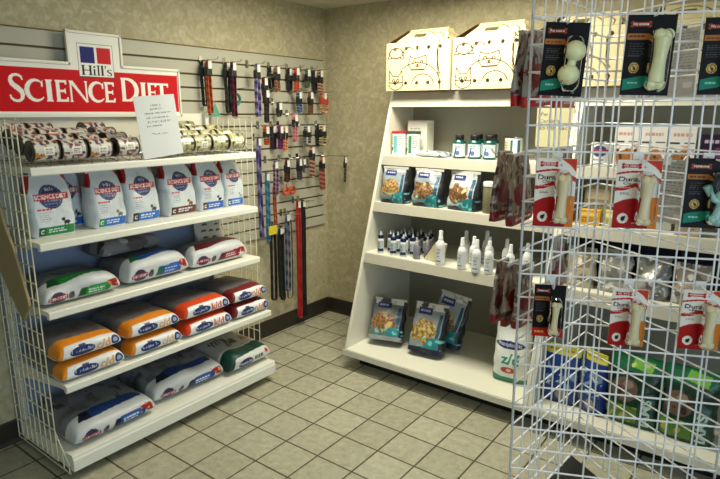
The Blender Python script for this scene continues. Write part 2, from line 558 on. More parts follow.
FLOORM = floor_mat()
WALLP = paper_mat('mottled_wallpaper', (168, 159, 126), (184, 176, 145), (200, 193, 166))
CEILM = mat('ceiling_board', (206, 203, 184), 0.9, noise=0.05, bscale=120)

struct(MB().box(-.1, RX + .1, RY - .1, .1, -.1, 0).build('floor', FLOORM))
struct(MB().box(-.1, RX + .1, RY - .1, .1, RH, RH + .1).build('ceiling', CEILM))
struct(MB().box(-.1, 0, RY, 0, 0, RH).build('wall_left', WALLP))
struct(MB().box(-.1, RX + .1, 0, .1, 0, RH).build('wall_back', WALLP))
SHOPW = paper_mat('darkened_shop_wall', (120, 112, 92), (132, 124, 104), (142, 134, 114))  # unseen walls coloured dark to cut bounced fill light
struct(MB().box(-.1, RX + .1, RY - .1, RY, 0, RH).build('wall_front', SHOPW))
WY0, WY1, WZ0, WZ1 = -5.1, -2.5, .55, 2.1
rw_ = MB().box(RX, RX + .1, RY, WY0, 0, RH).box(RX, RX + .1, WY1, 0, 0, RH).box(RX, RX + .1, WY0, WY1, 0, WZ0).box(RX, RX + .1, WY0, WY1, WZ1, RH)
struct(rw_.build('wall_right', SHOPW))
wn = MB()
for y in (WY0, -3.82, WY1 - .04): wn.box(RX + .03, RX + .08, y, y + .04, WZ0, WZ1)
for z in (WZ0, WZ1 - .04): wn.box(RX + .03, RX + .08, WY0, WY1, z, z + .04)
struct(wn.build('window_1', WHITE))
def base_prof(): return [(0, 0), (.017, 0), (.014, .006), (.009, .02), (.008, .108), (.005, .116), (0, .116)]
b1 = MB().prism([(p[0], p[1]) for p in base_prof()], 'y', RY, 0)
struct(b1.build('baseboard_left', RUBBER))
b2 = MB().prism([(-p[0], p[1]) for p in base_prof()], 'x', .017, RX)
struct(b2.build('baseboard_back', RUBBER))

# slatwall on the left wall
sl = thing('slatwall', 'pale grey slatwall covering the left wall behind the pet food rack', 'slatwall')
G0, GP, NG = 1.945, .0762, 16
SY0, SY1 = -3.6, -.055
back = MB().box(.0005, .006, SY0, SY1, G0 - GP * NG, G0)
back.build('groove_backing', GROOVE, sl)  # backing behind the slats, visible in the grooves
sm_ = MB()
for k in range(NG):
    zt = G0 - GP * k; zb = zt - GP
    t = .005 if k else 0
    sm_.prism([(.006, zt - .008 if k else zt), (.018, zt - t), (.019, zt - t - .002), (.019, zb + .007), (.018, zb + .005), (.006, zb + .008)], 'y', SY0, SY1)
sm_.build('slat_facing', SLAT, sl)
# trim at the slatwall top
struct(MB().box(.0005, .021, SY0, SY1, G0 + .0005, G0 + .006).build('trim_1', GROOVE))

# ================================================================== LEFT GONDOLA
GY0, GY1 = -2.37, -1.15
g = thing('gondola_shelving', 'white steel gondola shelving stocked with pet food against the left wall', 'shelving', (0, 0, 0))
MB().box(.024, .04, GY0 + .005, GY1 - .005, 1.04, 1.57).build('back_panel', LAMI, g)
MB().box(.024, .04, GY0 + .005, GY1 - .005, .04, 1.04).build('back_panel', mat('pale_blue_panel', (136, 152, 178), .45), g)['label'] = 'lower back panel coloured pale blue'  # lower panel coloured pale blue, upper one white
up = [MB().box(.042, .066, y - .012, y + .012, .02, 1.57).build('upright_post', WHITE, g) for y in (GY0 + .02, GY1 - .02)]
bt = MB()
bt.prism([(.045, .06), (.538, .048), (.553, .052), (.553, .104), (.548, .112), (.548, .118), (.545, .126), (.045, .126)], 'y', GY0, GY1)
bt.build('base_tray', WHITE, g, bevel=.003)
MB().box(.05, .44, GY0 + .03, GY1 - .03, .001, .058).build('plinth', TOE, g)
SH = [(1.36, .458), (1.052, .458), (.757, .462), (.446, .54)]
for z, xf in SH:
    s_ = MB().prism([(.045, z - .022), (xf - .02, z - .022), (xf - .02, z - .034), (xf, z - .034), (xf + .004, z - .03), (xf + .004, z - .004), (xf, z), (.045, z)], 'y', GY0 + .012, GY1 - .012)
    so = s_.build('shelf', WHITE, g, bevel=.002)
    for y in (GY0 + .0125, GY1 - .0145):
        MB().prism([(.05, z - .022), (xf - .06, z - .022), (.07, z - .085), (.05, z - .085)], 'y', y, y + .002).build('bracket', WHITE, so)
def side_panel(y):
    w = MB(); xs = [.03 + .0487 * i for i in range(9)]
    zb, zt = .06, 1.55
    for i, x in enumerate(xs):
        zt2 = zt if x < .36 else 1.53
        w.tube([(x, y, zb), (x, y, zt2)], .0028, 6)
    z = zb
    while z < zt + .001:
        w.tube([(.025, y - .002, z), (.425, y - .002, z)], .0028, 6); z += .0745
    # skirt in front of the deeper base and lowest shelf
    w.tube([(.42, y, .2), (.47, y, .13), (.525, y, .07), (.525, y, .035), (.03, y, .035), (.03, y, .06)], .0028, 6)
    for x in (.4687, .5174):
        w.tube([(x, y, .035), (x, y, .2 - (x - .42) * 1.2)], .0028, 6)
    return w
for y in (GY0 - .004, GY1 + .004):
    side_panel(y).build('wire_side_panel', WIREW, g)

# ---- header sign
SYC = -1.825
def sign_design(x, z):
    P = Pr(x, z, (232, 231, 222))
    # x: -0.47..0.47 , z measured from 1.555
    P.rect(-.462, .022, .462, .218, (196, 14, 24))
    xs_px = [9, 26, 46, 66, 104, 120, 138, 153, 168]; ys = [-2.237, -2.17, -2.086, -1.985, -1.794, -1.718, -1.616, -1.526, -1.424]
    def X(px): return float(np.interp(px, xs_px, ys)) - SYC
    Wt = (240, 238, 230)
    glyphs(P, 'S', X(8), X(25.5), .067, .117, Wt)
    for ch, a, b in (('C', 26, 45), ('I', 46, 54.5), ('E', 55.5, 68), ('N', 68, 87.5), ('C', 87.5, 103), ('E', 103.3, 116)):
        glyphs(P, ch, X(a), X(b), .068, .098, Wt)
    glyphs(P, 'D', X(122), X(140.5), .074, .117, Wt)
    for ch, a, b in (('I', 140.5, 148), ('E', 148.2, 158), ('T', 155.5, 168.5)):
        glyphs(P, ch, X(a), X(b), .075, .098, Wt)
    # logo tile with the two squares
    P.rect(-.091, .186, .091, .343, (44, 46, 50)); P.rect(-.088, .189, .088, .340, (232, 231, 224))
    P.rect(-.078, .252, -.006, .328, (34, 38, 108)); P.rect(.006, .252, .078, .328, (196, 26, 36))
    glyphs(P, "Hill's", -.077, .078, .196, .046, (40, 42, 48))
    return P
def sign_mask(x, z):
    return (z < .246) | (np.abs(x) < .135)
sg = thing('header_sign', 'red and white header sign reading Science Diet above the pet food rack', 'sign', (.062, SYC, 1.556), PI / 2)
link('sign_face', card('sign_face', .95, .392, .006, sign_design, back=(220, 220, 210), step=.0021, mask=sign_mask), P_CARD, sg, (0, 0, 0))
fr = MB()
T_ = .010
def bar(x0, x1, z0, z1): fr.box(x0, x1, -.013, .004, z0, z1)
bar(-.477, .477, -.004, .012); bar(-.477, -.466, -.004, .25); bar(.466, .477, -.004, .25)
bar(-.477, -.131, .238, .252); bar(.131, .477, .238, .252); bar(-.141, -.129, .238, .4); bar(.129, .141, .238, .4); bar(-.141, .141, .386, .398)
fr.build('frame', LAMI, sg, bevel=.002)
MB().box(-.4, -.38, .0042, .0425, .03, .06).build('bracket', WHITE, sg)
MB().box(.38, .4, .0042, .0425, .03, .06).build('bracket', WHITE, sg)

# ---- paper note
def note_design(x, z):
    P = Pr(x, z, (206, 210, 210)); k = (66, 68, 70)
    for i, (t, zz, ww, xx) in enumerate((('Have a', .240, .052, .0), ('question?', .222, .07, .0), ('Please feel free to', .203, .14, .005), ('ask someone at', .184, .12, .0), ('the front desk for', .165, .13, .005), ('assistance.', .146, .085, -.022), ('Thank you.', .107, .088, -.002))):
        P.text(t, xx, zz, .0115, k, w=ww, bold=.0)
    return P
nt_ = card('paper_note', .218, .283, .0012, note_design, back=(225, 228, 228), step=.0022)
tag(link('paper_note', nt_, P_PAPER, None, (.4612, -1.748, 1.3715), (-math.radians(3), -.085, PI / 2)), 'white paper note with typed lines leaning in front of the cans under the red sign', 'note')

# ---- cans in gravity racks
def can_design(pal, seed):
    def f(s, q):
        P = Pr(s, q, pal[0])
        P.noise(-1, -1, 1, 1, 90, .10, pal[1], seed)
        P.noise(-1, -1, 1, 1, 110, .22, pal[2], seed + 1)
        P.noise(-1, -1, 1, 1, 130, .30, pal[3], seed + 2)
        P.rect(-.06, -.01, .06, .004, pal[4]); P.rect(-.012, -.02, .028, .012, (230, 228, 216))
        P.small(-.008, -.016, .024, .008, 3, (60, 50, 50), seed)
        P.rect(-.06, -9, -.0465, 9, (70, 64, 56)); P.rect(.0465, -9, .06, 9, (70, 64, 56))
        return P
    return f
def make_can(pal, seed, label, group):
    r, L = .0435, .103
    prof = [(-L / 2, r * .97), (-L / 2 + .002, r), (-L / 2 + .004, r * .985)] + [(-L / 2 + .006 + (L - .012) * i / 34, r * .985) for i in range(35)] + [(L / 2 - .004, r * .985), (L / 2 - .002, r), (L / 2, r * .97)]
    n = 72; q = np.arange(n) * 2 * PI / n
    x = np.array([p[0] for p in prof])[:, None]; rr = np.array([p[1] for p in prof])[:, None]
    R = np.stack([x + 0 * q, -rr * np.cos(q), rr * np.sin(q)], -1)
    S, A = np.broadcast_arrays(x, ((q + PI) % (2 * PI) - PI) * r)
    P = can_design(pal, seed)(S.ravel().copy(), A.ravel().copy())
    me = loft_mesh('pet_food_can', R, P.c); me.set_sharp_from_angle(angle=math.radians(50))
    root = link('pet_food_can', me, P_CAN, None, (0, 0, 0), PI / 2)
    tag(root, label, 'can', group)
    for s, nm in ((-1, 'lid'), (1, 'base')):
        e = MB(); e.lathe([(r * .99, -.0015), (r * 1.0, 0), (r * .99, .0018), (r * .93, .0018), (r * .9, -.001), (r * .6, -.0002), (r * .55, .0006), (.0005, .0006)], 28, 0, (0, 0, 0), 'x')
        if s < 0:
            e.v = [(-a, b, c) for a, b, c in e.v]; e.f = [f[::-1] for f in e.f]
        eo = e.build(nm, CANMET, root); eo.location = (s * L / 2, 0, 0)
        eo['label'] = 'dark metal can end'
    return root
PALW = ((206, 204, 194), (196, 124, 50), (92, 70, 116), (60, 50, 56), (200, 198, 188))
PALX = ((208, 206, 196), (150, 134, 128), (140, 56, 62), (46, 46, 54), (204, 202, 192))
PALY = ((182, 180, 138), (156, 152, 108), (70, 66, 48), (120, 116, 78), (196, 194, 158))
ZC = lambda x: 1.3665 + (.45 - x) * .235 + .0450
def rack(name, y0, y1, label):
    t = thing('can_rack', label, 'rack', (0, 0, 0))
    ys = np.linspace(y0, y1, 9)
    for y in ys:
        MB().tube([(.05, y, 1.3625), (.05, y, ZC(.05) - .0465 - .003), (.452, y, ZC(.452) - .0465 - .003), (.456, y, 1.378), (.456, y, 1.395)], .0015, 6).build('rail', CHROME, t)
    MB().tube([(.4575, y0 - .004, 1.3625), (.4575, y0 - .004, 1.3855), (.4575, y1 + .004, 1.3855), (.4575, y1 + .004, 1.3625)], .0017, 6).build('front_stop', CHROME, t)
    MB().tube([(.052, y0, 1.3645), (.052, y1, 1.3645)], .0017, 6).tube([(.3, y0, 1.3645), (.3, y1, 1.3645)], .0017, 6).build('base_wire', CHROME, t)
rack('can_rack', -2.332, -1.866, 'wire gravity rack of colourful pet food cans at the left end of the top shelf')
rack('can_rack', -1.668, -1.223, 'wire gravity rack of yellow-green cans at the right end of the top shelf')
rowx = [.408, .316, .224, .132]
rown = ['front', 'second', 'third', 'rear']
coln = ['leftmost', 'second', 'third', 'rightmost']
protoW = [make_can(PALW, 3, '', ''), make_can(PALX, 17, '', '')]
protoY = [make_can(PALY, 31, '', ''), make_can(PALY, 47, '', '')]
used = set()
def put_can(proto, loc, label, group):
    if proto.name in used:
        o = dup(proto, loc, PI / 2, label, group)
    else:
        used.add(proto.name); o = proto; o.location = loc; tag(o, label, 'can', group)
    o.rotation_euler = (rnd.uniform(-.5, .4), 0, PI / 2)
for c, y in enumerate((-2.279, -2.166, -2.05, -1.918)):
    for r_ in range(4):
        if r_ == 3 and c not in (0, 1, 3): continue
        put_can(protoW[(c + r_) % 2], (rowx[r_], y, ZC(rowx[r_]) + .0005), 'multicoloured pet food can, %s row, %s column of the left rack' % (rown[r_], coln[c]), 'cans in the left rack')
for c, y in enumerate((-1.612, -1.505, -1.392, -1.278)):
    for r_ in range(4):
        if r_ == 3 and c != 2: continue
        put_can(protoY[(c + r_) % 2], (rowx[r_], y, ZC(rowx[r_]) + .0005), 'yellow-green pet food can, %s row, %s column of the right rack' % (rown[r_], coln[c]), 'cans in the right rack')

# ---- standing bags on the second shelf
def diet_front(W, H, band, sq, animal, seed):
    def f(x, z):
        P = Pr(x, z, (206, 214, 218))
        P.noise(-1, -1, 1, 1, 30, .4, (190, 200, 206), seed)
        P.poly([(-W * .5, H), (-W * .33, H), (-W * .47, H * .72), (-W * .5, H * .72)], (142, 20, 26))
        P.poly([(W * .5, H), (W * .36, H), (W * .47, H * .86), (W * .5, H * .86)], (170, 70, 74))
        cx, cy, R_ = -W * .02, H * .65, W * .275
        P.ell(cx, cy, R_, R_ * .98, (36, 44, 92)); P.ell(cx, cy, R_ * .88, R_ * .86, (92, 102, 142), ring=.0028)
        P.text("Hill's", cx, cy + R_ * .62, .014, (214, 218, 230)); 
        P.rect(cx - W * .38, cy - .013, cx + W * .40, cy + .016, (176, 44, 54))
        P.text('SCIENCE DIET', cx, cy + .0015, .018, (244, 232, 228), w=W * .72, bold=.02)
        P.small(cx - R_ * .6, cy - R_ * .7, cx + R_ * .6, cy - R_ * .2, 2, (120, 130, 168), seed)
        P.small(-W * .36, H * .43, -W * .02, H * .475, 1, (196, 60, 66), seed + 2, .7)
        P.small(-W * .34, H * .25, -W * .08, H * .42, 5, (150, 156, 164), seed + 3, .4)
        a, ax = animal, W * .22
        P.ell(ax + W * .03, H * .222, W * .075, H * .03, a); P.ell(ax - W * .05, H * .272, W * .045, H * .028, a)
        P.rect(ax - W * .04, H * .17, ax - W * .01, H * .23, a); P.rect(ax + W * .05, H * .17, ax + W * .08, H * .22, a)
        P.rect(-W * .40, H * .025, W * .45, H * .175, band); P.rect(-W * .40, H * .025, -W * .24, H * .175, sq)
        P.text('c', -W * .32, H * .1, .02, (225, 235, 225))
        P.small(-W * .18, H * .065, W * .3, H * .145, 2, (218, 226, 236), seed + 5, .5)
        return P
    return f
BAGS = [
    # y0, y1, H, band, square, animal, label
    (-2.325, -2.150, .262, (30, 128, 62), (14, 92, 46), (40, 44, 50), 'white dry food bag with green band at the left end of the second shelf'),
    (-2.060, -1.905, .262, (36, 104, 186), (28, 140, 84), (120, 112, 96), 'white dry food bag with blue band and small green square on the second shelf'),
    (-1.885, -1.722, .268, (38, 108, 190), (44, 34, 40), (70, 66, 56), 'white dry food bag with blue band and black square, third from left on second shelf'),
    (-1.672, -1.500, .270, (92, 44, 32), (70, 30, 24), (116, 78, 44), 'white dry food bag with brown band on the second shelf'),
    (-1.470, -1.310, .266, (34, 84, 172), (70, 44, 40), (36, 34, 36), 'white dry food bag with dark blue band just right of the brown-banded bag'),
    (-1.296, -1.168, .268, (42, 104, 190), (36, 60, 110), (150, 154, 160), 'narrow white dry food bag with blue band at the right end of the second shelf'),
]
for i, (y0, y1, H, band, sq, an, lab) in enumerate(BAGS):
    W = (y1 - y0) * 1.05
    root = thing('pet_food_bag', lab, 'bag', (.296, (y0 + y1) / 2, 1.0525), PI / 2 + rnd.uniform(-.05, .05), 'standing bags on the second shelf')
    link('bag_body', pouch('bag_body', W, H, .12, diet_front(W, H, band, sq, an, 40 + i), seed=i + 3, neck=.04, top=.68, slump=-.03, p0=6, p1=4.2, wr=.0024), P_FILM, root)
    MB().box(-W * .44, W * .44, -.0035, .0035, H - .012, H + .002).build('top_seal', mat('bag_seal', (216, 222, 226), .3), root, loc=(0, .03 * H, 0), bevel=.001)
# rear row of the same bags in the shadow, seen through the gaps
for i, y in enumerate((-2.1, -1.7, -1.4)):
    W = .15
    root = thing('pet_food_bag', 'white dry food bag in rear row, %s' % ['behind the gap right of the green-banded bag', 'behind the gap left of the brown-banded bag', 'behind the two dark blue banded bags'][i], 'bag', (.17, y, 1.0525), PI / 2, 'rear row of bags on the second shelf')
    link('bag_body', pouch('bag_body', W, .26, .08, diet_front(W, .26, (38, 100, 180), (40, 40, 44), (60, 60, 60), 60 + i), seed=i + 13, step=.006), P_FILM, root)

# ---- lying bags
def lie_diet(L, H, band, band2, seed, topc=(106, 107, 110)):
    def f(s, q, h):
        P = Pr(s, q, (196, 200, 202))
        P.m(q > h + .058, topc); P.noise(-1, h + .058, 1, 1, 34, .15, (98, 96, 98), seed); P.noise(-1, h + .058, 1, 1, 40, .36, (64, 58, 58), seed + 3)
        P.m(q < -.005, (196, 200, 200))
        # wide coloured band along the upper edge
        b0, b1 = h * 1.0, h + .065
        P.poly([(-L * .40, b0 + .01), (-L * .33, b1 + .004), (L * .34, b1 + .018), (L * .42, b1 - .02), (L * .40, b0 + .028), (L * .1, b0 + .02), (-L * .2, b0 + .004)], band)
        P.poly([(-L * .40, b0 + .01), (-L * .33, b1 + .004), (-L * .24, b1 + .006), (-L * .24, b0 + .006)], band2)
        P.small(-L * .2, b0 + .03, L * .26, b1 - .018, 1, tuple(min(255, c + 50) for c in band), seed, .22)
        # lower front: round logo, animal, strip with fine print
        P.ell(-L * .33, h * .36, .034, h * .26, (52, 40, 74)); P.rect(-L * .33 - .042, h * .28, -L * .33 + .042, h * .44, (140, 40, 58))
        P.text('SCIENCE DIET', -L * .33, h * .36, h * .11, (226, 200, 200), w=.076, bold=.02)
        P.ell(-L * .16, h * .34, .014, h * .14, (86, 82, 84)); P.ell(-L * .14, h * .45, .007, h * .08, (60, 58, 60))
        P.poly([(-L * .09, h * .16), (-L * .03, h * .56), (L * .37, h * .60), (L * .33, h * .18)], band)
        P.poly([(-L * .09, h * .16), (-L * .04, h * .52), (L * .03, h * .55), (L * .01, h * .17)], band2)
        P.poly([(L * .04, h * .17), (L * .05, h * .55), (L * .30, h * .57), (L * .27, h * .18)], tuple(min(255, int(c * 1.25 + 12)) for c in band))
        P.small(L * .06, h * .26, L * .27, h * .48, 2, (214, 226, 236), seed + 1, .5)
        P.poly([(L * .30, h * .62), (L * .44, h * .72), (L * .46, h * .3), (L * .38, h * .36)], (150, 40, 34)); P.noise(L * .29, h * .28, L * .47, h * .74, 120, .25, (206, 150, 110), seed + 4)
        return P
    return f
def rx_front(L, H, colr, txt, txtc, seed, topc=(108, 107, 106)):
    def f(s, q, h):
        P = Pr(s, q, (216, 220, 222))
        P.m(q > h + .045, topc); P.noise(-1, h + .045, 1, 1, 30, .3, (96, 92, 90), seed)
        P.poly([(-L * .5, h * .90), (L * .5, h * .92), (L * .5, h + .04), (L * .25, h + .052), (-L * .2, h + .042), (-L * .5, h + .06)], colr)
        P.poly([(-L * .5, h * .2), (-L * .46, h * .15), (-L * .38, h * .93), (-L * .5, h * 1.05)], colr)
        P.ell(-L * .14, h * .48, L * .19, h * .22, (32, 46, 104)); P.ell(-L * .14, h * .73, .016, h * .06, (70, 60, 84))
        P.text('Prescription Diet', -L * .14, h * .48, h * .2, (214, 220, 236), w=L * .33, bold=.02)
        P.text(txt, L * .19, h * .50, h * .42, txtc, bold=.03)
        P.ell(L * .39, h * .52, .021, h * .24, (34, 44, 100)); P.ell(L * .39, h * .52, .012, h * .12, (150, 170, 210))
        P.small(L * .06, h * .12, L * .3, h * .2, 1, (180, 184, 190), seed, .4)
        return P
    return f
def lay(mesh, y0, y1, xf, D, z, rz, label, group, tilt=0):
    root = link('pet_food_bag', mesh, P_MATTE, None, (xf - D / 2, (y0 + y1) / 2, z), (tilt, 0, PI / 2 + rz))
    return tag(root, label, 'bag', group)
# third shelf
GREEN, BLUE, MAROON, NAVY2 = (28, 122, 48), (26, 70, 142), (112, 22, 38), (26, 52, 100)
T3 = [(-2.350, -2.005, .105, GREEN, (12, 78, 30), 'white lying dry food bag with green bands, left end of the third shelf'),
      (-1.960, -1.618, .130, BLUE, (24, 104, 66), 'white lying dry food bag with blue bands in the middle of the third shelf'),
      (-1.592, -1.215, .118, MAROON, (84, 14, 30), 'white lying dry food bag with maroon bands, right end of the third shelf')]
for i, (y0, y1, H, c1, c2, lab) in enumerate(T3):
    L = y1 - y0
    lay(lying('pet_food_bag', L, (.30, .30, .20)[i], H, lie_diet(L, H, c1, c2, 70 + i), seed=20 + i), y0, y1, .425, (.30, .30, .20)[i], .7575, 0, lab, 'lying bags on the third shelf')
GREYF = print_mat('grey_film', .28, bump=.6, bscale=18)
def grey_bag(seed):
    def f(s, q, h):
        P = Pr(s, q, (120, 122, 124)); P.noise(-1, -1, 1, 1, 26, .15, (84, 82, 84), seed); P.noise(-1, -1, 1, 1, 40, .42, (58, 46, 42), seed + 1)
        P.noise(-1, -1, 1, 1, 36, .45, (168, 170, 170), seed + 2)
        return P
    return f
for i, (y0, y1, z, lab) in enumerate(((-2.02, -1.70, .888, 'grey crumpled bag lying on top behind the blue-banded bag of the third shelf'),)):
    lay(lying('pet_food_bag', y1 - y0, .2, .085, grey_bag(90 + i), seed=30 + i, wr=.008, step=.006), y0, y1, .30, .2, z, .05, lab, None)
def arc_bag(x, z):
    P = Pr(x, z, (196, 194, 186))
    for k, (cx, cy) in enumerate(((-.05, .13), (.0, .125), (.05, .12), (-.03, .165), (.055, .155), (-.05, .09), (.01, .085))):
        P.ell(cx, cy, .018, .011, (70, 66, 64)); P.rect(cx - .02, cy - .012, cx + .02, cy - .002, (196, 194, 186))
    P.rect(-.1, 0, .1, .03, (120, 40, 50))
    return P
tag(link('pet_food_bag', pouch('pet_food_bag', .20, .20, .06, arc_bag, seed=77, step=.004), P_FILM, None, (.165, -1.268, .764), (math.radians(-10), 0, PI / 2)), 'upright pale bag with dark arc marks behind the maroon-banded bag', 'bag')

# fourth shelf: four stacks of two
ORANGE, OR2, RED2, MAR2 = (222, 136, 30), (214, 128, 34), (206, 66, 28), (104, 24, 28)
T4 = [(-2.360, -2.075, ORANGE, 'c/d', (214, 160, 96), 'far left stack', .0),
      (-2.045, -1.762, OR2, 'c/d', (214, 160, 96), 'second stack from the left', .0),
      (-1.738, -1.438, RED2, 'k/d', (206, 84, 44), 'third stack from the left', .0),
      (-1.424, -1.158, MAR2, 'n/d', (206, 110, 60), 'far right stack', .0)]
for i, (y0, y1, col, tx, tc, place, o_) in enumerate(T4):
    L = y1 - y0; H = .081
    for k in range(2):
        me = lying('pet_food_bag', L, .34, H, rx_front(L, H, col, tx, tc, 100 + i * 2 + k), seed=40 + i * 2 + k, p=3.4, wr=.004)
        nm = {'c/d': 'orange-edged', 'k/d': 'red-orange-edged', 'n/d': 'maroon-edged'}[tx]
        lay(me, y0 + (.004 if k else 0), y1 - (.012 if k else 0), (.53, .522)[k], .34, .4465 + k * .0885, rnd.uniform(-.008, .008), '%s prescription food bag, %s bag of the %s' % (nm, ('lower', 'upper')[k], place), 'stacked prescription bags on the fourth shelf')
# base tray
B1 = [(-2.338, -1.935, .115, .525, .36, (24, 58, 116), (12, 22, 50), 'white lying food bag with wide blue bands, left end of the base shelf'),
      (-1.900, -1.470, .120, .475, .36, (30, 58, 118), (16, 26, 58), 'white lying food bag with blue bands, middle of the base shelf')]
for i, (y0, y1, H, xf, D, c1, c2, lab) in enumerate(B1):
    L = y1 - y0
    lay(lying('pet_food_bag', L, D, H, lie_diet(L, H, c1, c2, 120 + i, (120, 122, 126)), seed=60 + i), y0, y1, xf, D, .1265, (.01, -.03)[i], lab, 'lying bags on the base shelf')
def wd_front(L, H):
    def f(s, q, h):
        P = Pr(s, q, (212, 214, 210))
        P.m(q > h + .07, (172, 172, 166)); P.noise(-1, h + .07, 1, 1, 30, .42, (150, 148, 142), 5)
        P.poly([(-L * .5, h * .72), (L * .5, h * .86), (L * .5, h + .07), (L * .3, h + .06), (-L * .1, h + .045), (-L * .5, h + .05)], (14, 66, 54))
        P.poly([(-L * .5, -.03), (-L * .44, -.03), (-L * .36, h), (-L * .5, h)], (14, 60, 50))
        P.ell(-L * .14, h * .42, L * .17, h * .2, (34, 44, 92)); P.text('Prescription Diet', -L * .14, h * .42, h * .15, (206, 212, 230), w=L * .29, bold=.02)
        P.small(L * .08, h * .36, L * .32, h * .56, 1, (30, 70, 56), 3, .8); P.ell(L * .38, h * .6, .012, h * .12, (196, 60, 50))
        P.text('w/d', -L * .22, h + .19, .062, (20, 52, 44), bold=.03)
        P.ell(L * .02, h + .14, .035, .024, (52, 34, 28)); P.ell(L * .05, h + .165, .016, .014, (52, 34, 28)); P.ell(L * .30, h + .14, .032, .03, (160, 104, 76)); P.ell(-L * .12, h + .11, .02, .02, (110, 80, 70))
        return P
    return f
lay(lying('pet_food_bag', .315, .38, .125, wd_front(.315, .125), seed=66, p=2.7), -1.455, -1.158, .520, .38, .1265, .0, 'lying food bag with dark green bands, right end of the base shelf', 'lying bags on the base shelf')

# ---- tan board hanging outside the left end panel
tb = MB()
poly = [(.215, 1.36), (.24, 1.28), (.262, 1.2), (.29, 1.12), (.35, 1.02), (.388, .92), (.423, .822), (.425, .795), (.356, .712), (.305, .761), (.248, .83), (.176, .916), (.13, 1.0), (.10, 1.15), (.09, 1.36)]
tb.prism(poly, 'y', -.006, .006)
tag(tb.build('hanging_board', TANB, None, (.0, GY0 - .04, 0), 0, bevel=.002), 'curved tan board hanging on the outside of the left wire end panel', 'board')

# ================================================================== HANGING COLLARS AND LEASHES ON THE SLATWALL
HOOKM = None
def slat_hook(y, z, label, L=.15):
    t = thing('slatwall_hook', label, 'hook', (.0195, y, z))
    MB().box(.0, .003, -.012, .012, -.016, .03).build('back_plate', CHROME, t)
    MB().tube([(.002, 0, 0), (L, 0, .004), (L + .012, 0, .016)], .0025, 6).build('rod', CHROME, t)
    return t
def ribbon(name, L, gap, sw, th, cols, ang=0.0, twist=0.0, n=60, seed=0):
    """closed strap hanging from the origin: two falls joined by a bend at the bottom; strap width lies along X"""
    pts = []
    m = n // 2
    g2 = gap / 2
    for i in range(m):
        t = i / (m - 1); w = g2 * min(1, (t * 6 + .12)); pts.append((-w, -t * (L - g2)))
    for i in range(1, 8):
        a = PI * i / 8; pts.append((-g2 * math.cos(a), -(L - g2) - g2 * math.sin(a)))
    for i in range(m):
        t = 1 - i / (m - 1); w = g2 * min(1, (t * 6 + .12)); pts.append((w, -t * (L - g2)))
    k = len(pts); P = np.array(pts)
    T = np.roll(P, -1, 0) - np.roll(P, 1, 0); T /= np.linalg.norm(T, axis=1)[:, None] + 1e-9
    Nn = np.stack([-T[:, 1], T[:, 0]], -1)
    rs = np.random.RandomState(seed)
    xo = .003 * np.sin(np.linspace(0, 9, k) + seed)
    R = []
    for (dx, dn) in ((-.5, -.5), (.5, -.5), (.5, .5), (-.5, .5)):
        q = P + Nn * dn * th
        R.append(np.stack([xo + dx * sw, q[:, 0], q[:, 1]], -1))
    R = np.stack(R, 1)                               # k x 4 x 3
    i, j = np.meshgrid(np.arange(k), np.arange(4), indexing='ij')
    F = np.stack([i * 4 + j, i * 4 + (j + 1) % 4, ((i + 1) % k) * 4 + (j + 1) % 4, ((i + 1) % k) * 4 + j], -1).reshape(-1, 4)
    me = bpy.data.meshes.new(name); me.from_pydata(R.reshape(-1, 3).tolist(), [], F.tolist())
    cc = np.array([lin(cols[(a // 2) % len(cols)]) for a in range(k)])
    set_print(me, np.repeat(cc, 4, 0)); me.update()
    return me
def hang(kind, y, zt, L, cols, label, gap=.024, sw=.026, x=.06, buckle=True, tagc=True, knob=(26, 26, 30), group=None, rz=0.0):
    zt0 = zt
    t = thing(kind, label, 'collar' if kind == 'pet_collar' else 'leash', (x, y, zt0), rz, group)
    so = link('strap', ribbon('strap', L, gap, sw, .0035, cols, seed=int(abs(y) * 1000)), P_CLOTH, t)
    if buckle:
        bl_ = min(.04, L * .25)
        b = MB().box(-sw * .6, sw * .6, -gap / 2 - .009, gap / 2 + .007, -.05 - bl_, -.038)
        b.build('buckle', mat('buckle_%d_%d_%d' % knob, knob, .4), t, bevel=.006)
    if tagc:
        MB().box(-.001, .001, -.012, .012, -.05, -.006).build('hang_tag', mat('white_tag', (222, 222, 212), .6), t, loc=(sw * .5 + .004, 0, 0))
    return t
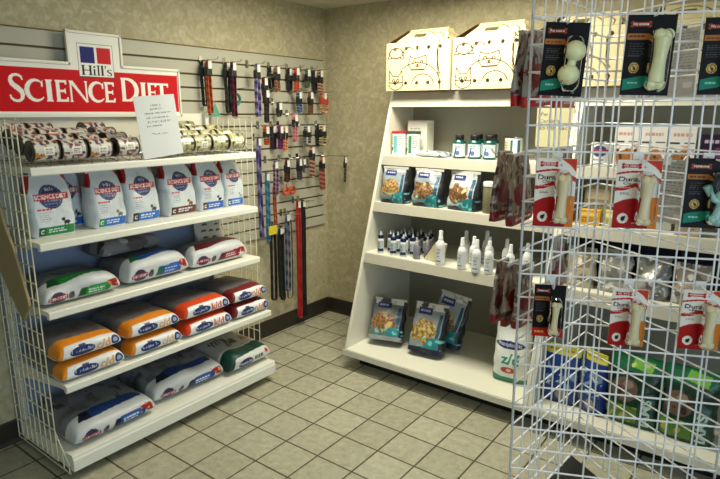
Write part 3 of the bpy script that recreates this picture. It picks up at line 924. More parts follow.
HK = [  # y, z-top, length, strap colours, label, extra
    (-1.160, 1.865, .30, [(206, 108, 60), (168, 70, 40)], 'long orange collar hanging beside the red sign, leftmost on the top row', {}),
    (-.985, 1.868, .33, [(118, 30, 60), (60, 26, 40)], 'long burgundy collar hanging second from the left on the top row', {}),
    (-.800, 1.875, .33, [(120, 104, 170), (176, 168, 206), (70, 60, 120)], 'long lilac checked collar hanging third from the left on the top row', {}),
    (-.716, 1.83, .155, [(128, 30, 36), (96, 22, 30)], 'short dark red collar just right of the lilac checked collar', {}),
    (-.612, 1.875, .17, [(90, 96, 84), (196, 120, 84)], 'black-buckled grey and salmon collar on the top row', {}),
    (-.440, 1.880, .17, [(206, 92, 46), (176, 60, 44)], 'orange-red collar with black buckle on the top row', {}),
    (-.302, 1.876, .135, [(58, 84, 58), (90, 110, 84)], 'dark green collar near the corner on the top row', {}),
    (-.180, 1.880, .175, [(60, 58, 58), (206, 150, 110)], 'black and cream collar nearest the corner on the top row', {}),
    (-.728, 1.688, .18, [(58, 60, 52), (34, 36, 34)], 'charcoal collar at the left of the second row', {}),
    (-.590, 1.674, .13, [(44, 46, 48), (92, 98, 98)], 'black and grey collar second from left on the second row', {}),
    (-.405, 1.690, .12, [(30, 40, 70), (120, 140, 180)], 'navy and light blue collar in the middle of the second row', {}),
    (-.302, 1.688, .13, [(130, 84, 52), (96, 60, 40)], 'brown leather-look collar on the second row', {}),
    (-.128, 1.694, .125, [(178, 62, 48), (206, 190, 130)], 'red and pale yellow collar nearest the corner on the second row', {'gap': .06, 'knob': (170, 60, 46)}),
    (-.727, 1.515, .15, [(200, 92, 44), (150, 62, 32)], 'rust orange collar at the left of the third row', {}),
    (-.609, 1.508, .175, [(120, 36, 106), (90, 26, 84)], 'purple collar second from left on the third row', {}),
    (-.540, 1.515, .20, [(206, 104, 54), (226, 170, 120)], 'orange and peach collar on the third row beside the purple one', {}),
    (-.452, 1.535, .16, [(196, 104, 122), (214, 140, 150)], 'pink collar in the middle of the third row', {}),
    (-.340, 1.518, .17, [(52, 50, 56), (150, 150, 152)], 'black and silver collar on the third row', {'gap': .05}),
    (-.145, 1.505, .17, [(60, 48, 40), (206, 190, 140)], 'dark brown and cream collar nearest the corner on the third row', {'gap': .05}),
    (-.541, 1.250, .145, [(104, 44, 40), (70, 30, 32)], 'dark red collar at the left of the fourth row', {'gap': .026}),
    (-.431, 1.250, .14, [(84, 66, 84), (56, 44, 60)], 'plum grey collar on the fourth row', {'gap': .026}),
    (-.357, 1.247, .095, [(110, 96, 112), (80, 70, 84)], 'tiny mauve collar on the fourth row', {'gap': .02, 'sw': .012}),
    (-.282, 1.312, .20, [(110, 34, 40), (180, 150, 130)], 'crimson speckled collar hanging above the fourth row', {'gap': .03}),
    (-.185, 1.222, .21, [(120, 52, 40), (170, 110, 84)], 'reddish brown collar near the corner on the fourth row', {'gap': .03}),
]
ords = ['short', 'plain']
for i, (y, z, L, cols, lab, kw) in enumerate(HK):
    kk = round((G0 - z) / GP); zg = G0 - GP * max(kk, 1)
    slat_hook(y, zg, 'chrome slatwall hook holding the ' + lab.split(' hanging')[0].split(' at the')[0].split(' on the')[0].split(' near')[0].split(' in the')[0].split(' second')[0].split(' just')[0])
    hang('pet_collar', y, zg + .004, L + (zg - z), cols, lab, group='collars on the slatwall', x=.088 + (i % 3) * .012, **kw)
# second collars crowding the same rods
HK2 = [(-1.160, 1.867, .26, [(34, 52, 44), (22, 30, 30)], 'black-green collar behind the long orange collar'), (-.985, 1.868, .30, [(46, 66, 50), (60, 40, 50)], 'dark green collar behind the long burgundy collar'),
       (-.612, 1.875, .15, [(28, 28, 30)], 'black collar behind the grey and salmon collar'), (-.440, 1.88, .15, [(40, 34, 36)], 'black collar behind the orange-red collar'),
       (-.180, 1.88, .16, [(34, 34, 38)], 'plain black collar behind the black and cream collar'), (-.609, 1.508, .16, [(60, 24, 56)], 'dark plum collar behind the purple collar'),
       (-.145, 1.505, .15, [(34, 32, 30)], 'plain black collar behind the dark brown and cream collar')]
for i, (y, z, L, cols, lab) in enumerate(HK2):
    kk = round((G0 - z) / GP); zg = G0 - GP * max(kk, 1)
    hang('pet_collar', y, zg + .004, L, cols, lab, group='collars on the slatwall', x=.046, gap=.03)
# collar on a long rod by the corner
slat_hook(-.075, G0 - GP * 9, 'long chrome slatwall hook nearest the corner, fourth row', L=.24)
hang('pet_collar', -.075, G0 - GP * 9 + .006, .19, [(40, 38, 40), (90, 84, 80)], 'thin black collar hanging alone in front of the wallpapered corner', x=.24, gap=.014, sw=.012)
# teal tag and disc toys on the second row
def disc_toy(y, z, col, label, r=.035):
    t = thing('toy_ring', label, 'pet toy', (.07, y, z))
    pts = [(0, r * math.cos(2 * PI * i / 24), r * math.sin(2 * PI * i / 24)) for i in range(24)]
    MB().tube(pts, .009, 8, closed=True).build('ring', mat('toy_%d_%d_%d' % col, col, .5), t)
    MB().tube([(0, 0, r), (0, .004, r + .025)], .004, 6).build('loop', mat('toy_cord', (120, 110, 96), .8), t)
slat_hook(-.947, G0 - GP * 3, 'chrome slatwall hook holding the round teal pet toy')
disc_toy(-.947, 1.655, (24, 104, 84), 'round dark teal pet toy hanging left of the lilac collar', .034)
slat_hook(-1.118, G0 - GP * 4, 'chrome slatwall hook holding the teal triangular card')
tt = thing('hang_card', 'small teal triangular card hanging right of the long orange collar', 'card', (.075, -1.118, 1.545))
MB().prism([(-.035, 0), (.04, .012), (.005, .085)], 'x', -.0015, .0015).build('card_face', mat('teal_card', (70, 146, 124), .6), tt)
MB().tube([(0, .005, .085), (0, .0, .1)], .002, 6).build('loop', CHROME, tt)
for i, y in enumerate((-.525, -.462)):
    slat_hook(y, G0 - GP * 11, 'chrome hook holding the %s orange-red ring toy' % ('left', 'right')[i])
    disc_toy(y, 1.04, ((206, 76, 40), (176, 66, 44))[i], ('left', 'right')[i] + ' one of two orange-red ring toys low on the slatwall', .024)
# long leashes
LS = [(-.770, 1.445, .70, [(96, 80, 150), (150, 140, 190), (60, 50, 100)], .022, .022, 'long purple checked leash nearest the rack end', .07),
      (-.735, 1.22, .50, [(60, 120, 160), (90, 160, 180)], .022, .02, 'long teal blue leash beside the purple checked leash', .10),
      (-.672, 1.245, .22, [(84, 40, 84), (150, 110, 150)], .03, .02, 'short violet leash bundle in the middle leash group', .12),
      (-.657, 1.14, .33, [(190, 100, 70), (160, 80, 56)], .018, .016, 'thin salmon leash hanging above the black leash bundle', .09),
      (-.66, .838, .57, [(24, 28, 28), (34, 42, 40)], .04, .024, 'left black leash of the thick dark leash bundle', .06),
      (-.625, .838, .55, [(22, 34, 32), (30, 30, 34)], .035, .024, 'middle black leash of the thick dark leash bundle', .10),
      (-.595, .838, .58, [(30, 30, 36), (44, 50, 54)], .03, .024, 'right black leash of the thick dark leash bundle', .08),
      (-.535, .86, .55, [(110, 124, 150), (60, 70, 104)], .03, .02, 'blue grey leash right of the black leash bundle', .08),
      (-.497, .86, .62, [(80, 82, 70), (104, 104, 90)], .05, .012, 'thin olive leash with a wide loop at its lower end', .06),
      (-.408, .94, .875, [(172, 30, 34), (186, 42, 40)], .03, .024, 'long bright red leash reaching the baseboard', .07),
      (-.357, .935, .875, [(26, 24, 26), (34, 32, 34)], .026, .024, 'long black leash beside the bright red leash', .07)]
for i, (y, z, L, cols, gap, sw, lab, x) in enumerate(LS):
    kk = round((G0 - z) / GP); zg = G0 - GP * kk
    slat_hook(y, zg, 'chrome slatwall hook holding the ' + lab.split(' nearest')[0].split(' beside')[0].split(' hanging')[0].split(' reaching')[0].split(' right of')[0].split(' with')[0].split(' of the')[0].split(' bundle')[0])
    hang('pet_leash', y, zg + .004, L + zg - z, cols, lab, gap=gap, sw=sw, x=x, buckle=False, group='leashes on the slatwall')
yt = thing('hang_card', 'bright yellow product card hanging at the bottom of the teal leash', 'card', (.135, -.73, .772))
MB().box(-.0015, .0015, -.036, .036, 0, .06).build('card_face', mat('yellow_card', (206, 190, 40), .6), yt)
MB().tube([(0, 0, .06), (-.02, 0, .1)], .002, 6).build('loop', CHROME, yt)

# ================================================================== SLANTED DISPLAY UNITS ON THE BACK WALL
YF = lambda z: -(.257 + (1.707 - z) * .3126)
SHZ = [1.312, 1.025, .712]
def unit(x0, x1, label):
    t = thing('display_shelving', label, 'shelving', (0, 0, 0))
    th = .02
    yb = -.010
    for xa in (x0, x1 - th):
        MB().prism([(yb, .082), (YF(.082), .082), (YF(1.707), 1.707), (yb, 1.707)], 'x', xa, xa + th).build('side_panel', LAMI, t, bevel=.002)
    a, b = x0 + th, x1 - th
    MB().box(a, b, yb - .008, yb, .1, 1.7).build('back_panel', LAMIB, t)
    MB().box(a, b, YF(1.707) + .005, yb - .008, 1.687, 1.706).build('top_board', LAMI, t)
    MB().prism([(YF(1.70) + .004, 1.702), (YF(1.70) - .004, 1.702), (YF(1.612) - .004, 1.612), (YF(1.612) + .014, 1.612)], 'x', a, b).build('header_board', LAMI, t, bevel=.002)
    for z in SHZ:
        s = MB().box(a, b, YF(z) + .02, yb - .008, z - .02, z).build('shelf', LAMI, t)
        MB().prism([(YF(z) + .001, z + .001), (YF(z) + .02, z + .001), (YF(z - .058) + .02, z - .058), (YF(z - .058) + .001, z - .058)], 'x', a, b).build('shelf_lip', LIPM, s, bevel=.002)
    MB().box(a, b, YF(.12) - .012, yb - .008, .100, .128, 0).box(x0 + .0, x1, YF(.1) - .016, YF(.1) - .011, .090, .127).build('bottom_shelf', LAMI, t, bevel=.0015)
    MB().box(x0 + .05, x1 - .0, YF(.1) + .10, yb, .001, .081).build('toe_kick', TOE, t)
    return t
U0, U1, U2 = .765, 1.95, 3.17
unit(U0, U1, 'white slanted display shelving on the back wall holding bottles and treat bags')
unit(U1 + .002, U2, 'white slanted display shelving behind the wire grid tower')

# ---- cat carrier boxes on top
def cat_lines(P, ox, sc, w, col, fx=1):
    def L(pts): P.line([(ox + fx * a * sc, b * sc) for a, b in pts], w, col)
    def A(cx, cy, rx, ry, a0, a1): L(arc(cx, cy, rx, ry, a0, a1, 14))
    # generic line-drawn cats and dogs
    L([(-.20, .03), (-.195, .12), (-.17, .085), (-.13, .085), (-.105, .12), (-.10, .03)]); A(-.15, .045, .05, .04, 180, 360)
    A(-.165, .06, .008, .008, 0, 360); A(-.135, .06, .008, .008, 0, 360); L([(-.155, .045), (-.145, .045)]); L([(-.2, .05), (-.16, .045)]); L([(-.14, .045), (-.1, .05)])
    A(.0, .03, .16, .13, 10, 130); A(.04, .02, .08, .075, 20, 160); L([(.16, .05), (.155, .0)])
    L([(-.06, .15), (-.05, .20), (-.02, .185), (.02, .19), (.06, .20), (.07, .15), (.05, .12), (-.04, .12), (-.06, .15)])
    A(-.02, .165, .009, .007, 0, 360); A(.03, .165, .009, .007, 0, 360); L([(-.005, .15), (.01, .15), (.003, .143), (-.005, .15)]); A(.003, .15, .02, .012, 200, 340)
    A(-.15, .22, .05, .03, 0, 360); L([(-.19, .235), (-.21, .19), (-.18, .19)]); L([(-.11, .235), (-.09, .19), (-.12, .19)]); A(-.06, .225, .035, .025, 20, 200); A(-.15, .2, .02, .012, 180, 360)
    L([(.135, .23), (.14, .12), (.155, .05)]); A(.17, .2, .03, .12, 120, 250)
def carrier(cx, yf, z, W, label, seed):
    H, D, RHt, RD = .282, .235, .078, .10
    t = thing('pet_carrier_box', label, 'box', (cx, yf, z), 0, 'cardboard pet carriers on top of the shelving')
    ink = (60, 26, 24)
    def holes(x, zz):
        k = np.ones(len(x), bool)
        for hx in np.linspace(-.155, .155, 5):
            for hz in (.245, .045): k &= np.hypot(x - hx, zz - hz) > .0075
        return k
    def fd(x, zz):
        P = Pr(x, zz, (206, 196, 156)); cat_lines(P, 0, 1, .0058, ink); 
        for hx in np.linspace(-.155, .155, 5):
            for hz in (.245, .045): P.ell(hx, hz, .011, .011, (52, 40, 34))
        return P
    def rd(x, zz):
        P = Pr(x, zz, (206, 196, 156)); P.line(arc(-.0, .02, .10, .075, 20, 160), .0058, ink); P.line(arc(.10, .02, .06, .05, -20, 90), .0058, ink); return P
    def rmask(x, zz):
        k = np.clip(zz / .09, 0, 1)
        slot = (np.abs(x + .01) < .04) & (np.abs(zz - .056) < .017)
        return (x > -W / 2 + .070 + .05 * k) & (x < W / 2 - .026 - .035 * k ** 2) & ~slot
    link('front_panel', card('front_panel', W, H, .003, fd, back=(160, 126, 80), step=.0028, mask=holes), P_CARD, t, (0, 0, 0))
    link('back_panel', card('back_panel', W, H, .003, lambda x, q: Pr(x, q, (206, 196, 156)), back=(206, 196, 156), step=.02), P_CARD, t, (0, D, 0))
    for s in (-1, 1):
        e = MB().box(s * W / 2 - .0015, s * W / 2 + .0015, .0, D - .003, 0, H).build('end_panel', mat('carrier_card', (206, 196, 156), .7), t)
    MB().box(-W / 2, W / 2, .0, D - .003, .0, .003).build('bottom_panel', KRAFT, t)
    sl_ = .118
    lean = -math.asin(.09 / sl_)
    link('roof_panel', card('roof_panel', W, sl_, .003, rd, back=(160, 126, 80), step=.003, mask=rmask), P_CARD, t, (0, .0, H), (lean, 0, 0))
    link('roof_panel', card('roof_panel', W, sl_, .003, lambda x, q: Pr(x, q, (206, 196, 156)), back=(206, 196, 156), step=.003, mask=rmask), P_CARD, t, (0, D - .006, H), (-lean, 0, 0))
    for s in (-1, 1):
        e = MB().prism([(.004, H), (D - .008, H), (D - .06, H + .075), (.075, H + .075)], 'x', -.0012, .0012)
        e.v = [(s * (W / 2 - (zz - H) * 1.35 - .003) + xx, yy, zz) for xx, yy, zz in e.v]
        e.build('gusset_flap', KRAFT if s < 0 else mat('carrier_card', (206, 196, 156), .7), t)
    return t
CY = YF(1.707) - .085
carrier(1.002, CY, 1.7075, .44, 'white cardboard pet carrier with line-drawn animals at the left end of the shelving top', 1)
carrier(1.462, CY - .006, 1.7075, .44, 'white cardboard pet carrier with line-drawn animals, second from the left on the shelving top', 2)
carrier(1.935, CY, 1.7075, .44, 'white cardboard pet carrier behind the upper left card of the wire tower', 3)
carrier(2.40, CY, 1.7075, .44, 'white cardboard pet carrier behind the upper middle card of the wire tower', 4)
carrier(2.86, CY, 1.7075, .44, 'white cardboard pet carrier behind the upper right of the wire tower', 5)

# ---- carrier price sign
def price_design(x, z):
    P = Pr(x, z, (186, 180, 142)); k = (52, 48, 44)
    P.text('Pet', -.058, .172, .022, k, bold=.01); P.text('Carriers', -.03, .137, .019, k, w=.11, bold=.01); P.text('$5.00  each', .0, .10, .023, k, w=.178, bold=.01)
    return P
tag(link('price_sign', card('price_sign', .20, .205, .001, price_design, back=(222, 218, 188), step=.0022), P_PAPER, None, (1.835, YF(1.60) - .0085, 1.398), (-math.radians(0), 0, 0)), 'cream paper sign with handwritten pet carriers price behind the wire tower', 'sign')

# ---- bottles, tubs, jars
def make_tub(name, r, h, body, capm, label, cat, band=None, lidh=.012):
    t = thing(name, label, cat)
    MB().lathe([(r * .96, 0), (r, .004), (r, h - .004), (r * .97, h)], 28).build('body', body, t)
    MB().lathe([(r * 1.05, h), (r * 1.05, h + lidh), (r * .95, h + lidh + .003)], 28).build('lid', capm, t)
    if band:
        me = cyl_label(r + .0006, h * .1, h * .9, band)
        link('label', me, P_CARD, t)
    return t
def cyl_label(r, z0, z1, design, a0=-PI, a1=0, n=60, nz=40):
    q = np.linspace(a0, a1, n); zz = np.linspace(z0, z1, nz)
    Q, Z = np.meshgrid(q, zz)
    V = np.stack([r * np.cos(Q), r * np.sin(Q), Z], -1).reshape(-1, 3)
    V2 = np.stack([(r - .0005) * np.cos(Q), (r - .0005) * np.sin(Q), Z], -1).reshape(-1, 3)
    i, j = np.meshgrid(np.arange(nz - 1), np.arange(n - 1), indexing='ij'); a = (i * n + j).ravel()
    F = np.stack([a, a + 1, a + n + 1, a + n], -1)
    P = design(((Q + PI / 2) * r).ravel().copy(), (Z - z0).ravel().copy())
    me = bpy.data.meshes.new('label')
    me.from_pydata(np.concatenate([V, V2]).tolist(), [], F.tolist() + (F[:, ::-1] + len(V)).tolist())
    set_print(me, np.concatenate([P.c, P.c])); me.polygons.foreach_set('use_smooth', [True] * len(me.polygons)); me.update()
    return me
# top shelf (z 1.312)
ZA = SHZ[0] + .0015
def boxd(x, z):
    P = Pr(x, z, (226, 226, 214)); P.small(-.05, .12, .05, .17, 3, (170, 168, 150), 4, .4); P.rect(-.05, .02, .05, .05, (190, 196, 170)); return P
bx = thing('product_box', 'tall white product box at the left end behind the tubs on the upper shelf', 'box', (.915, -.135, ZA))
MB().box(-.072, .072, -.045, .045, 0, .215).build('carton', mat('white_carton', (226, 224, 208), .6), bx, bevel=.001)
link('printed_face', card('printed_face', .142, .21, .0008, boxd, back=(226, 224, 208), step=.004), P_CARD, bx, (0, -.0452, .002))
def tubd(c1, c2):
    def f(x, z):
        P = Pr(x, z, (224, 226, 218)); P.rect(-.012, .0, .012, .2, c1); P.rect(-.1, .0, -.03, .03, c2); P.small(.016, .03, .05, .11, 6, (90, 90, 90), 5, .4); P.small(-.05, .05, -.016, .11, 5, (120, 120, 120), 6, .4); P.ell(-.03, .025, .012, .012, (60, 40, 40)); return P
    return f
o = make_tub('supplement_tub', .047, .135, WPLAS, REDP, 'white tub with red lid at the left end of the upper shelf', 'tub', tubd((110, 180, 190), (200, 205, 200))); o.location = (.842, -.275, ZA)
o = make_tub('supplement_tub', .044, .135, WPLAS, mat('dark_green_lid', (50, 78, 60), .4), 'white and green tub just right of the red-lidded tub', 'tub', tubd((60, 130, 96), (40, 90, 70))); o.location = (.94, -.262, ZA)
def flatbag(s, q, h):
    P = Pr(s, q, (196, 204, 206)); P.noise(-1, -1, 1, 1, 70, .2, (140, 150, 156), 3); P.noise(-1, -1, 1, 1, 90, .35, (70, 84, 110), 5); return P
tag(link('plastic_bag', lying('plastic_bag', .2, .13, .03, flatbag, seed=3, wr=.006), P_FILM, None, (1.10, -.27, ZA), (0, 0, -.15)), 'flat clear plastic bag lying between the tubs and the green bottles', 'bag')
def gbd(x, z):
    P = Pr(x, z, (206, 220, 226)); P.poly([(-.02, .0), (-.005, .05), (.004, .05), (-.008, .0)], (50, 70, 130)); P.ell(.008, .02, .012, .014, (90, 110, 160)); P.small(-.01, .045, .03, .065, 2, (110, 120, 140), 3, .5); return P
def green_bottle(loc, label):
    t = thing('green_bottle', label, 'bottle', loc, 0, 'green bottles on the upper shelf')
    r = .038
    MB().lathe([(r * .92, 0), (r, .006), (r, .085), (r * .93, .098), (r * .62, .108), (r * .58, .112)], 24).build('body', TEALG, t)
    MB().lathe([(r * .68, .108), (r * .7, .11), (r * .7, .134), (r * .64, .138)], 24).build('cap', BLACK, t)
    link('label', cyl_label(r + .0008, .012, .085, gbd), P_CARD, t)
    return t
gb = green_bottle((1.278, -.295, ZA), 'dark green black-capped bottle, front left of the group of five')
for (x, y, lab) in ((1.372, -.285, 'dark green black-capped bottle, front middle of the group of five'), (1.462, -.275, 'dark green black-capped bottle, front right of the group of five'),
                    (1.325, -.14, 'dark green black-capped bottle in the back row, left one'), (1.415, -.13, 'dark green black-capped bottle in the back row, right one')):
    dup(gb, (x, y, ZA), rnd.uniform(-.2, .2), lab)
def tind(x, z):
    P = Pr(x, z, (214, 210, 190)); P.rect(-.1, 0, -.0, .2, (196, 192, 166)); P.rect(-.1, .1, .1, .14, (190, 186, 160)); P.rect(.0, 0, .014, .2, (50, 110, 116)); P.rect(.014, 0, .04, .2, (220, 226, 228)); P.rect(.04, 0, .06, .2, (54, 104, 130)); P.small(-.05, .02, -.006, .09, 5, (150, 110, 80), 4, .5); return P
o = make_tub('product_tin', .05, .125, WPLAS, CHROME, 'white and teal tin with a metal rim right of the green bottles', 'tin', tind, .006); o.location = (1.575, -.2, ZA)

# second shelf treat bags
def treat(W, H, seed, kib=(146, 96, 52), teal=(44, 128, 138), sky=(142, 154, 160), foot=None):
    def f(x, z):
        P = Pr(x, z, sky); P.rect(-W, H * .86, W, H * 1.1, (214, 214, 206))
        P.noise(-W, H * .86, W, H, 70, .25, (170, 174, 174), seed)
        P.m((P.x > W * .28) & (P.x < W * .37) & (P.y < H * .8), (34, 84, 112)); P.m(P.x > W * .40, (38, 42, 50)); P.m(P.x < -W * .46, (90, 96, 100))
        k = np.hypot((P.x + W * .08) / (W * .36), (P.y - H * .42) / (H * .24)) + .35 * blob(P.x, P.y, 45, seed + 20) < 1
        P.m(k, kib)
        n1 = blob(P.x, P.y, 150, seed); P.m(k & (n1 > .12), tuple(int(c * .72) for c in kib)); P.m(k & (n1 < -.25), tuple(min(255, int(c * 1.22)) for c in kib))
        n2 = blob(P.x, P.y, 60, seed + 8); P.m(k & (n2 > .28) & (P.x > -W * .1), (206, 186, 120))
        P.poly([(-W * .5, H * .1), (0, H * .13), (W * .1, H * .30), (W * .4, H * .34), (W * .4, 0), (-W * .5, 0)], teal); P.noise(-W, 0, W, H * .3, 110, .3, (110, 190, 190), seed + 2)
        P.poly([(-W * .5, H * .06), (-W * .1, H * .12), (W * .1, H * .02), (W * .1, 0), (-W * .5, 0)], (30, 44, 70))
        P.rect(-W * .36, H * .76, W * .06, H * .90, (40, 48, 112)); P.small(-W * .31, H * .80, W * .02, H * .87, 1, (190, 196, 220), seed, .6)
        if foot: P.rect(-W, 0, W, H * .10, foot)
        return P
    return f
def treat_bag(x, y, z, W, H, D, rz, lab, seed, tilt=0, roll=0, **kw):
    root = thing('treat_bag', lab, 'bag', (x, y, z), (tilt, roll, rz))
    link('bag_body', pouch('bag_body', W, H, D, treat(W, H, seed, **kw), seed=seed, top=.45, neck=.02, wr=.004, step=.0022, back=(70, 74, 80)), P_FILM, root)
    MB().box(-W * .48, W * .48, -.0025, .0025, H - .014, H + .001).build('top_seal', mat('treat_seal', (206, 208, 204), .3), root, bevel=.001)
    return root
ZB = SHZ[1] + .0015
treat_bag(.905, -.405, ZB, .185, .222, .10, .06, 'silver treat bag with golden picture, leftmost on the second shelf of the slanted unit', 201, kib=(158, 124, 76))
treat_bag(1.14, -.395, ZB, .20, .222, .11, .02, 'silver treat bag with brown picture, middle of the three on that second shelf', 202, kib=(128, 96, 66))
treat_bag(1.375, -.39, ZB, .20, .222, .11, -.08, 'pale treat bag with kibble window, rightmost of the three on that second shelf', 203, kib=(124, 88, 58), sky=(176, 186, 186))
jar = thing('treat_jar', 'clear jar of pale treats with a white lid right of the three treat bags', 'jar', (1.54, -.40, ZB))
def jard(x, z):
    P = Pr(x, z, (150, 146, 116)); P.noise(-1, -1, 1, 1, 150, .1, (110, 104, 78), 3); P.noise(-1, -1, 1, 1, 170, .3, (196, 192, 166), 4); return P
MB().lathe([(.042, 0), (.045, .005), (.045, .14), (.04, .15)], 26).build('body', mat('jar_treats', (112, 108, 84), .4, noise=.35, bscale=90), jar)
MB().lathe([(.046, .15), (.046, .17), (.042, .174)], 26).build('lid', WPLAS, jar)
darkbox = thing('product_box', 'dark brown box behind the clear treat jar', 'box', (1.60, -.20, ZB))
MB().box(-.06, .06, -.03, .03, 0, .2).build('carton', mat('dark_carton', (52, 44, 42), .6), darkbox, bevel=.001)

# third shelf: dropper bottles and white spray bottles
ZCc = SHZ[2] + .0015
def drop_label(x, z):
    P = Pr(x, z, (176, 186, 192)); P.rect(-.05, .008, .05, .026, (40, 48, 76)); P.small(-.014, .03, .014, .066, 5, (110, 116, 130), 4, .5); return P
def dropper(loc, label):
    t = thing('dropper_bottle', label, 'bottle', loc, 0, 'dropper bottles with navy caps')
    r = .0195
    MB().lathe([(r * .94, 0), (r, .003), (r, .088), (r * .8, .094), (r * .5, .098)], 20).build('body', WPLAS, t)
    MB().lathe([(r * .95, .096), (r * .95, .112), (r * .5, .116)], 20).build('cap', NAVYC, t)
    MB().lathe([(r * .42, .115), (r * .3, .128), (r * .15, .14)], 14).build('nozzle', mat('nozzle', (190, 200, 204), .3), t)
    link('label', cyl_label(r + .0006, .006, .082, drop_label, n=36, nz=36), P_CARD, t)
    return t
dp = None
drops = []
for r_, (y, xs) in enumerate(((-.51, (.868, .962, 1.035)), (-.455, (.905, .96, 1.015, 1.07)), (-.40, (.89, .95, 1.01, 1.07, 1.13)), (-.345, (.94, 1.0, 1.06, 1.12)), (-.29, (.96, 1.03, 1.10)))):
    for k, x in enumerate(xs): drops.append((x, y, r_, k, len(xs)))
rn = ['front', 'second', 'third', 'fourth', 'rear']
for (x, y, r_, k, n) in drops:
    lab = 'small white dropper bottle with navy cap, %s row, %s' % (rn[r_], ['leftmost', 'second from left', 'third from left', 'fourth from left', 'fifth from left'][k])
    if dp is None: dp = dropper((x, y, ZCc), lab)
    else: dup(dp, (x, y, ZCc), rnd.uniform(-.3, .3), lab)
for k, (x, y) in enumerate(((1.125, -.50), (1.165, -.44))):
    t = thing('clear_bottle', ('front', 'rear') [k] + ' clear grey pump bottle between the dropper bottles and the slanted carton', 'bottle', (x, y, ZCc))
    MB().lathe([(.02, 0), (.022, .004), (.022, .075), (.012, .088), (.009, .092)], 20).build('body', mat('smoky_bottle', (120, 116, 128), .2), t)
    MB().lathe([(.011, .09), (.011, .105), (.007, .108), (.006, .13)], 16).build('pump', mat('pump_grey', (190, 190, 190), .3), t)
sc_ = thing('tilted_carton', 'cream slanted carton lying against the dark carton left of the white spray bottles', 'box', (1.235, -.475, ZCc), -.25)
MB().prism([(-.065, 0), (.045, 0), (.075, .11), (.03, .122)], 'y', -.028, .028).build('carton', mat('cream_carton', (206, 198, 168), .6), sc_, bevel=.001)
MB().prism([(-.058, .0105), (.0245, .1165), (.028, .122), (-.063, .006)], 'y', -.029, .029).build('dark_edge', mat('dark_carton2', (46, 40, 44), .6), sc_)
def spray_label(x, z):
    P = Pr(x, z, (224, 228, 228)); P.small(-.012, .03, .012, .085, 7, (120, 128, 140), 9, .45); P.rect(-.014, .012, .014, .02, (90, 110, 150)); return P
def spray(loc, label, sc=1.0):
    t = thing('spray_bottle', label, 'bottle', loc, 0, 'white spray bottles')
    r = .026
    MB().lathe([(r * .93, 0), (r, .004), (r, .108), (r * .92, .12), (r * .6, .134), (r * .48, .138)], 24).build('body', WPLAS, t)
    MB().lathe([(r * .52, .137), (r * .52, .152), (r * .44, .156), (r * .42, .186), (r * .36, .19)], 18).build('sprayer', WPLAS, t)
    link('label', cyl_label(r + .0006, .008, .106, spray_label, n=40, nz=44), P_CARD, t)
    t.scale = (sc, sc, sc)
    return t
sp = None
SPR = [(1.305, -.535, 1.06, 'leftmost of the white spray bottles'), (1.40, -.40, 1.0, 'white spray bottle at the back behind the second front one'), (1.449, -.545, .95, 'second white spray bottle of the front row'),
       (1.485, -.47, .95, 'white spray bottle just behind the second front one'), (1.50, -.33, 1.0, 'white spray bottle at the back, second from left'), (1.542, -.555, .97, 'third white spray bottle of the front row'),
       (1.565, -.44, .97, 'white spray bottle behind the third and fourth front ones'), (1.612, -.545, .97, 'fourth white spray bottle of the front row'),
       (1.66, -.42, .95, 'white spray bottle behind the fifth front one'), (1.715, -.50, .9, 'fifth white spray bottle of the front row'), (1.79, -.45, .95, 'white spray bottle half hidden by the wire tower edge')]
for x, y, s_, lab in SPR:
    if sp is None: sp = spray((x, y, ZCc), lab, s_)
    else:
        o = dup(sp, (x, y, ZCc), rnd.uniform(-.3, .3), lab); o.scale = (s_, s_, s_)

# bottom shelf: treat bags and the white bag
ZD = .1295
treat_bag(.945, -.555, ZD + .026, .225, .27, .10, .28, 'grey treat bag with dog picture leaning back, left on the bottom shelf', 211, tilt=-.42, kib=(140, 104, 62), sky=(104, 108, 108), foot=(150, 156, 156))
treat_bag(1.235, -.545, ZD + .019, .225, .30, .10, .12, 'silver treat bag with golden dog picture and navy foot, front on the bottom shelf', 212, tilt=-.30, kib=(166, 138, 78), sky=(142, 150, 156), foot=(26, 32, 58))
treat_bag(1.275, -.40, ZD + .03, .225, .33, .09, -.05, 'silver treat bag with navy top behind the front bag on the bottom shelf', 213, tilt=-.26, roll=.10, kib=(130, 110, 80), sky=(156, 164, 168), foot=(28, 36, 60))
def zd_design(W, H):
    def f(x, z):
        P = Pr(x, z, (222, 226, 222)); P.rect(-W * .5, H * .66, -W * .5, H, (200, 200, 200))
        P.ell(-W * .04, H * .63, W * .4, H * .065, (36, 44, 104)); P.text('Prescription Diet', -W * .04, H * .63, .03, (204, 210, 230), w=W * .66, bold=.02)
        P.text('z/d', -W * .0, H * .41, .064, (30, 140, 120), bold=.03); P.ell(-W * .04, H * .22, W * .2, H * .055, (178, 62, 48)); P.ell(-W * .02, H * .22, W * .07, H * .03, (230, 190, 170))
        P.rect(-W, 0, W, H * .085, (44, 132, 98)); P.poly([(-W * .5, H * .085), (-W * .5, H * .14), (-W * .2, H * .085)], (44, 132, 98))
        return P
    return f
zr = thing('pet_food_bag', 'white food bag with green foot and z/d letters beside the wire tower edge', 'bag', (1.775, -.52, ZD), .12)
link('bag_body', pouch('bag_body', .20, .34, .13, zd_design(.20, .34), seed=91, top=.6, neck=.05), P_FILM, zr)
MB().box(-.09, .09, -.003, .003, .328, .342).build('top_seal', mat('bag_seal', (216, 222, 226), .3), zr, bevel=.001)

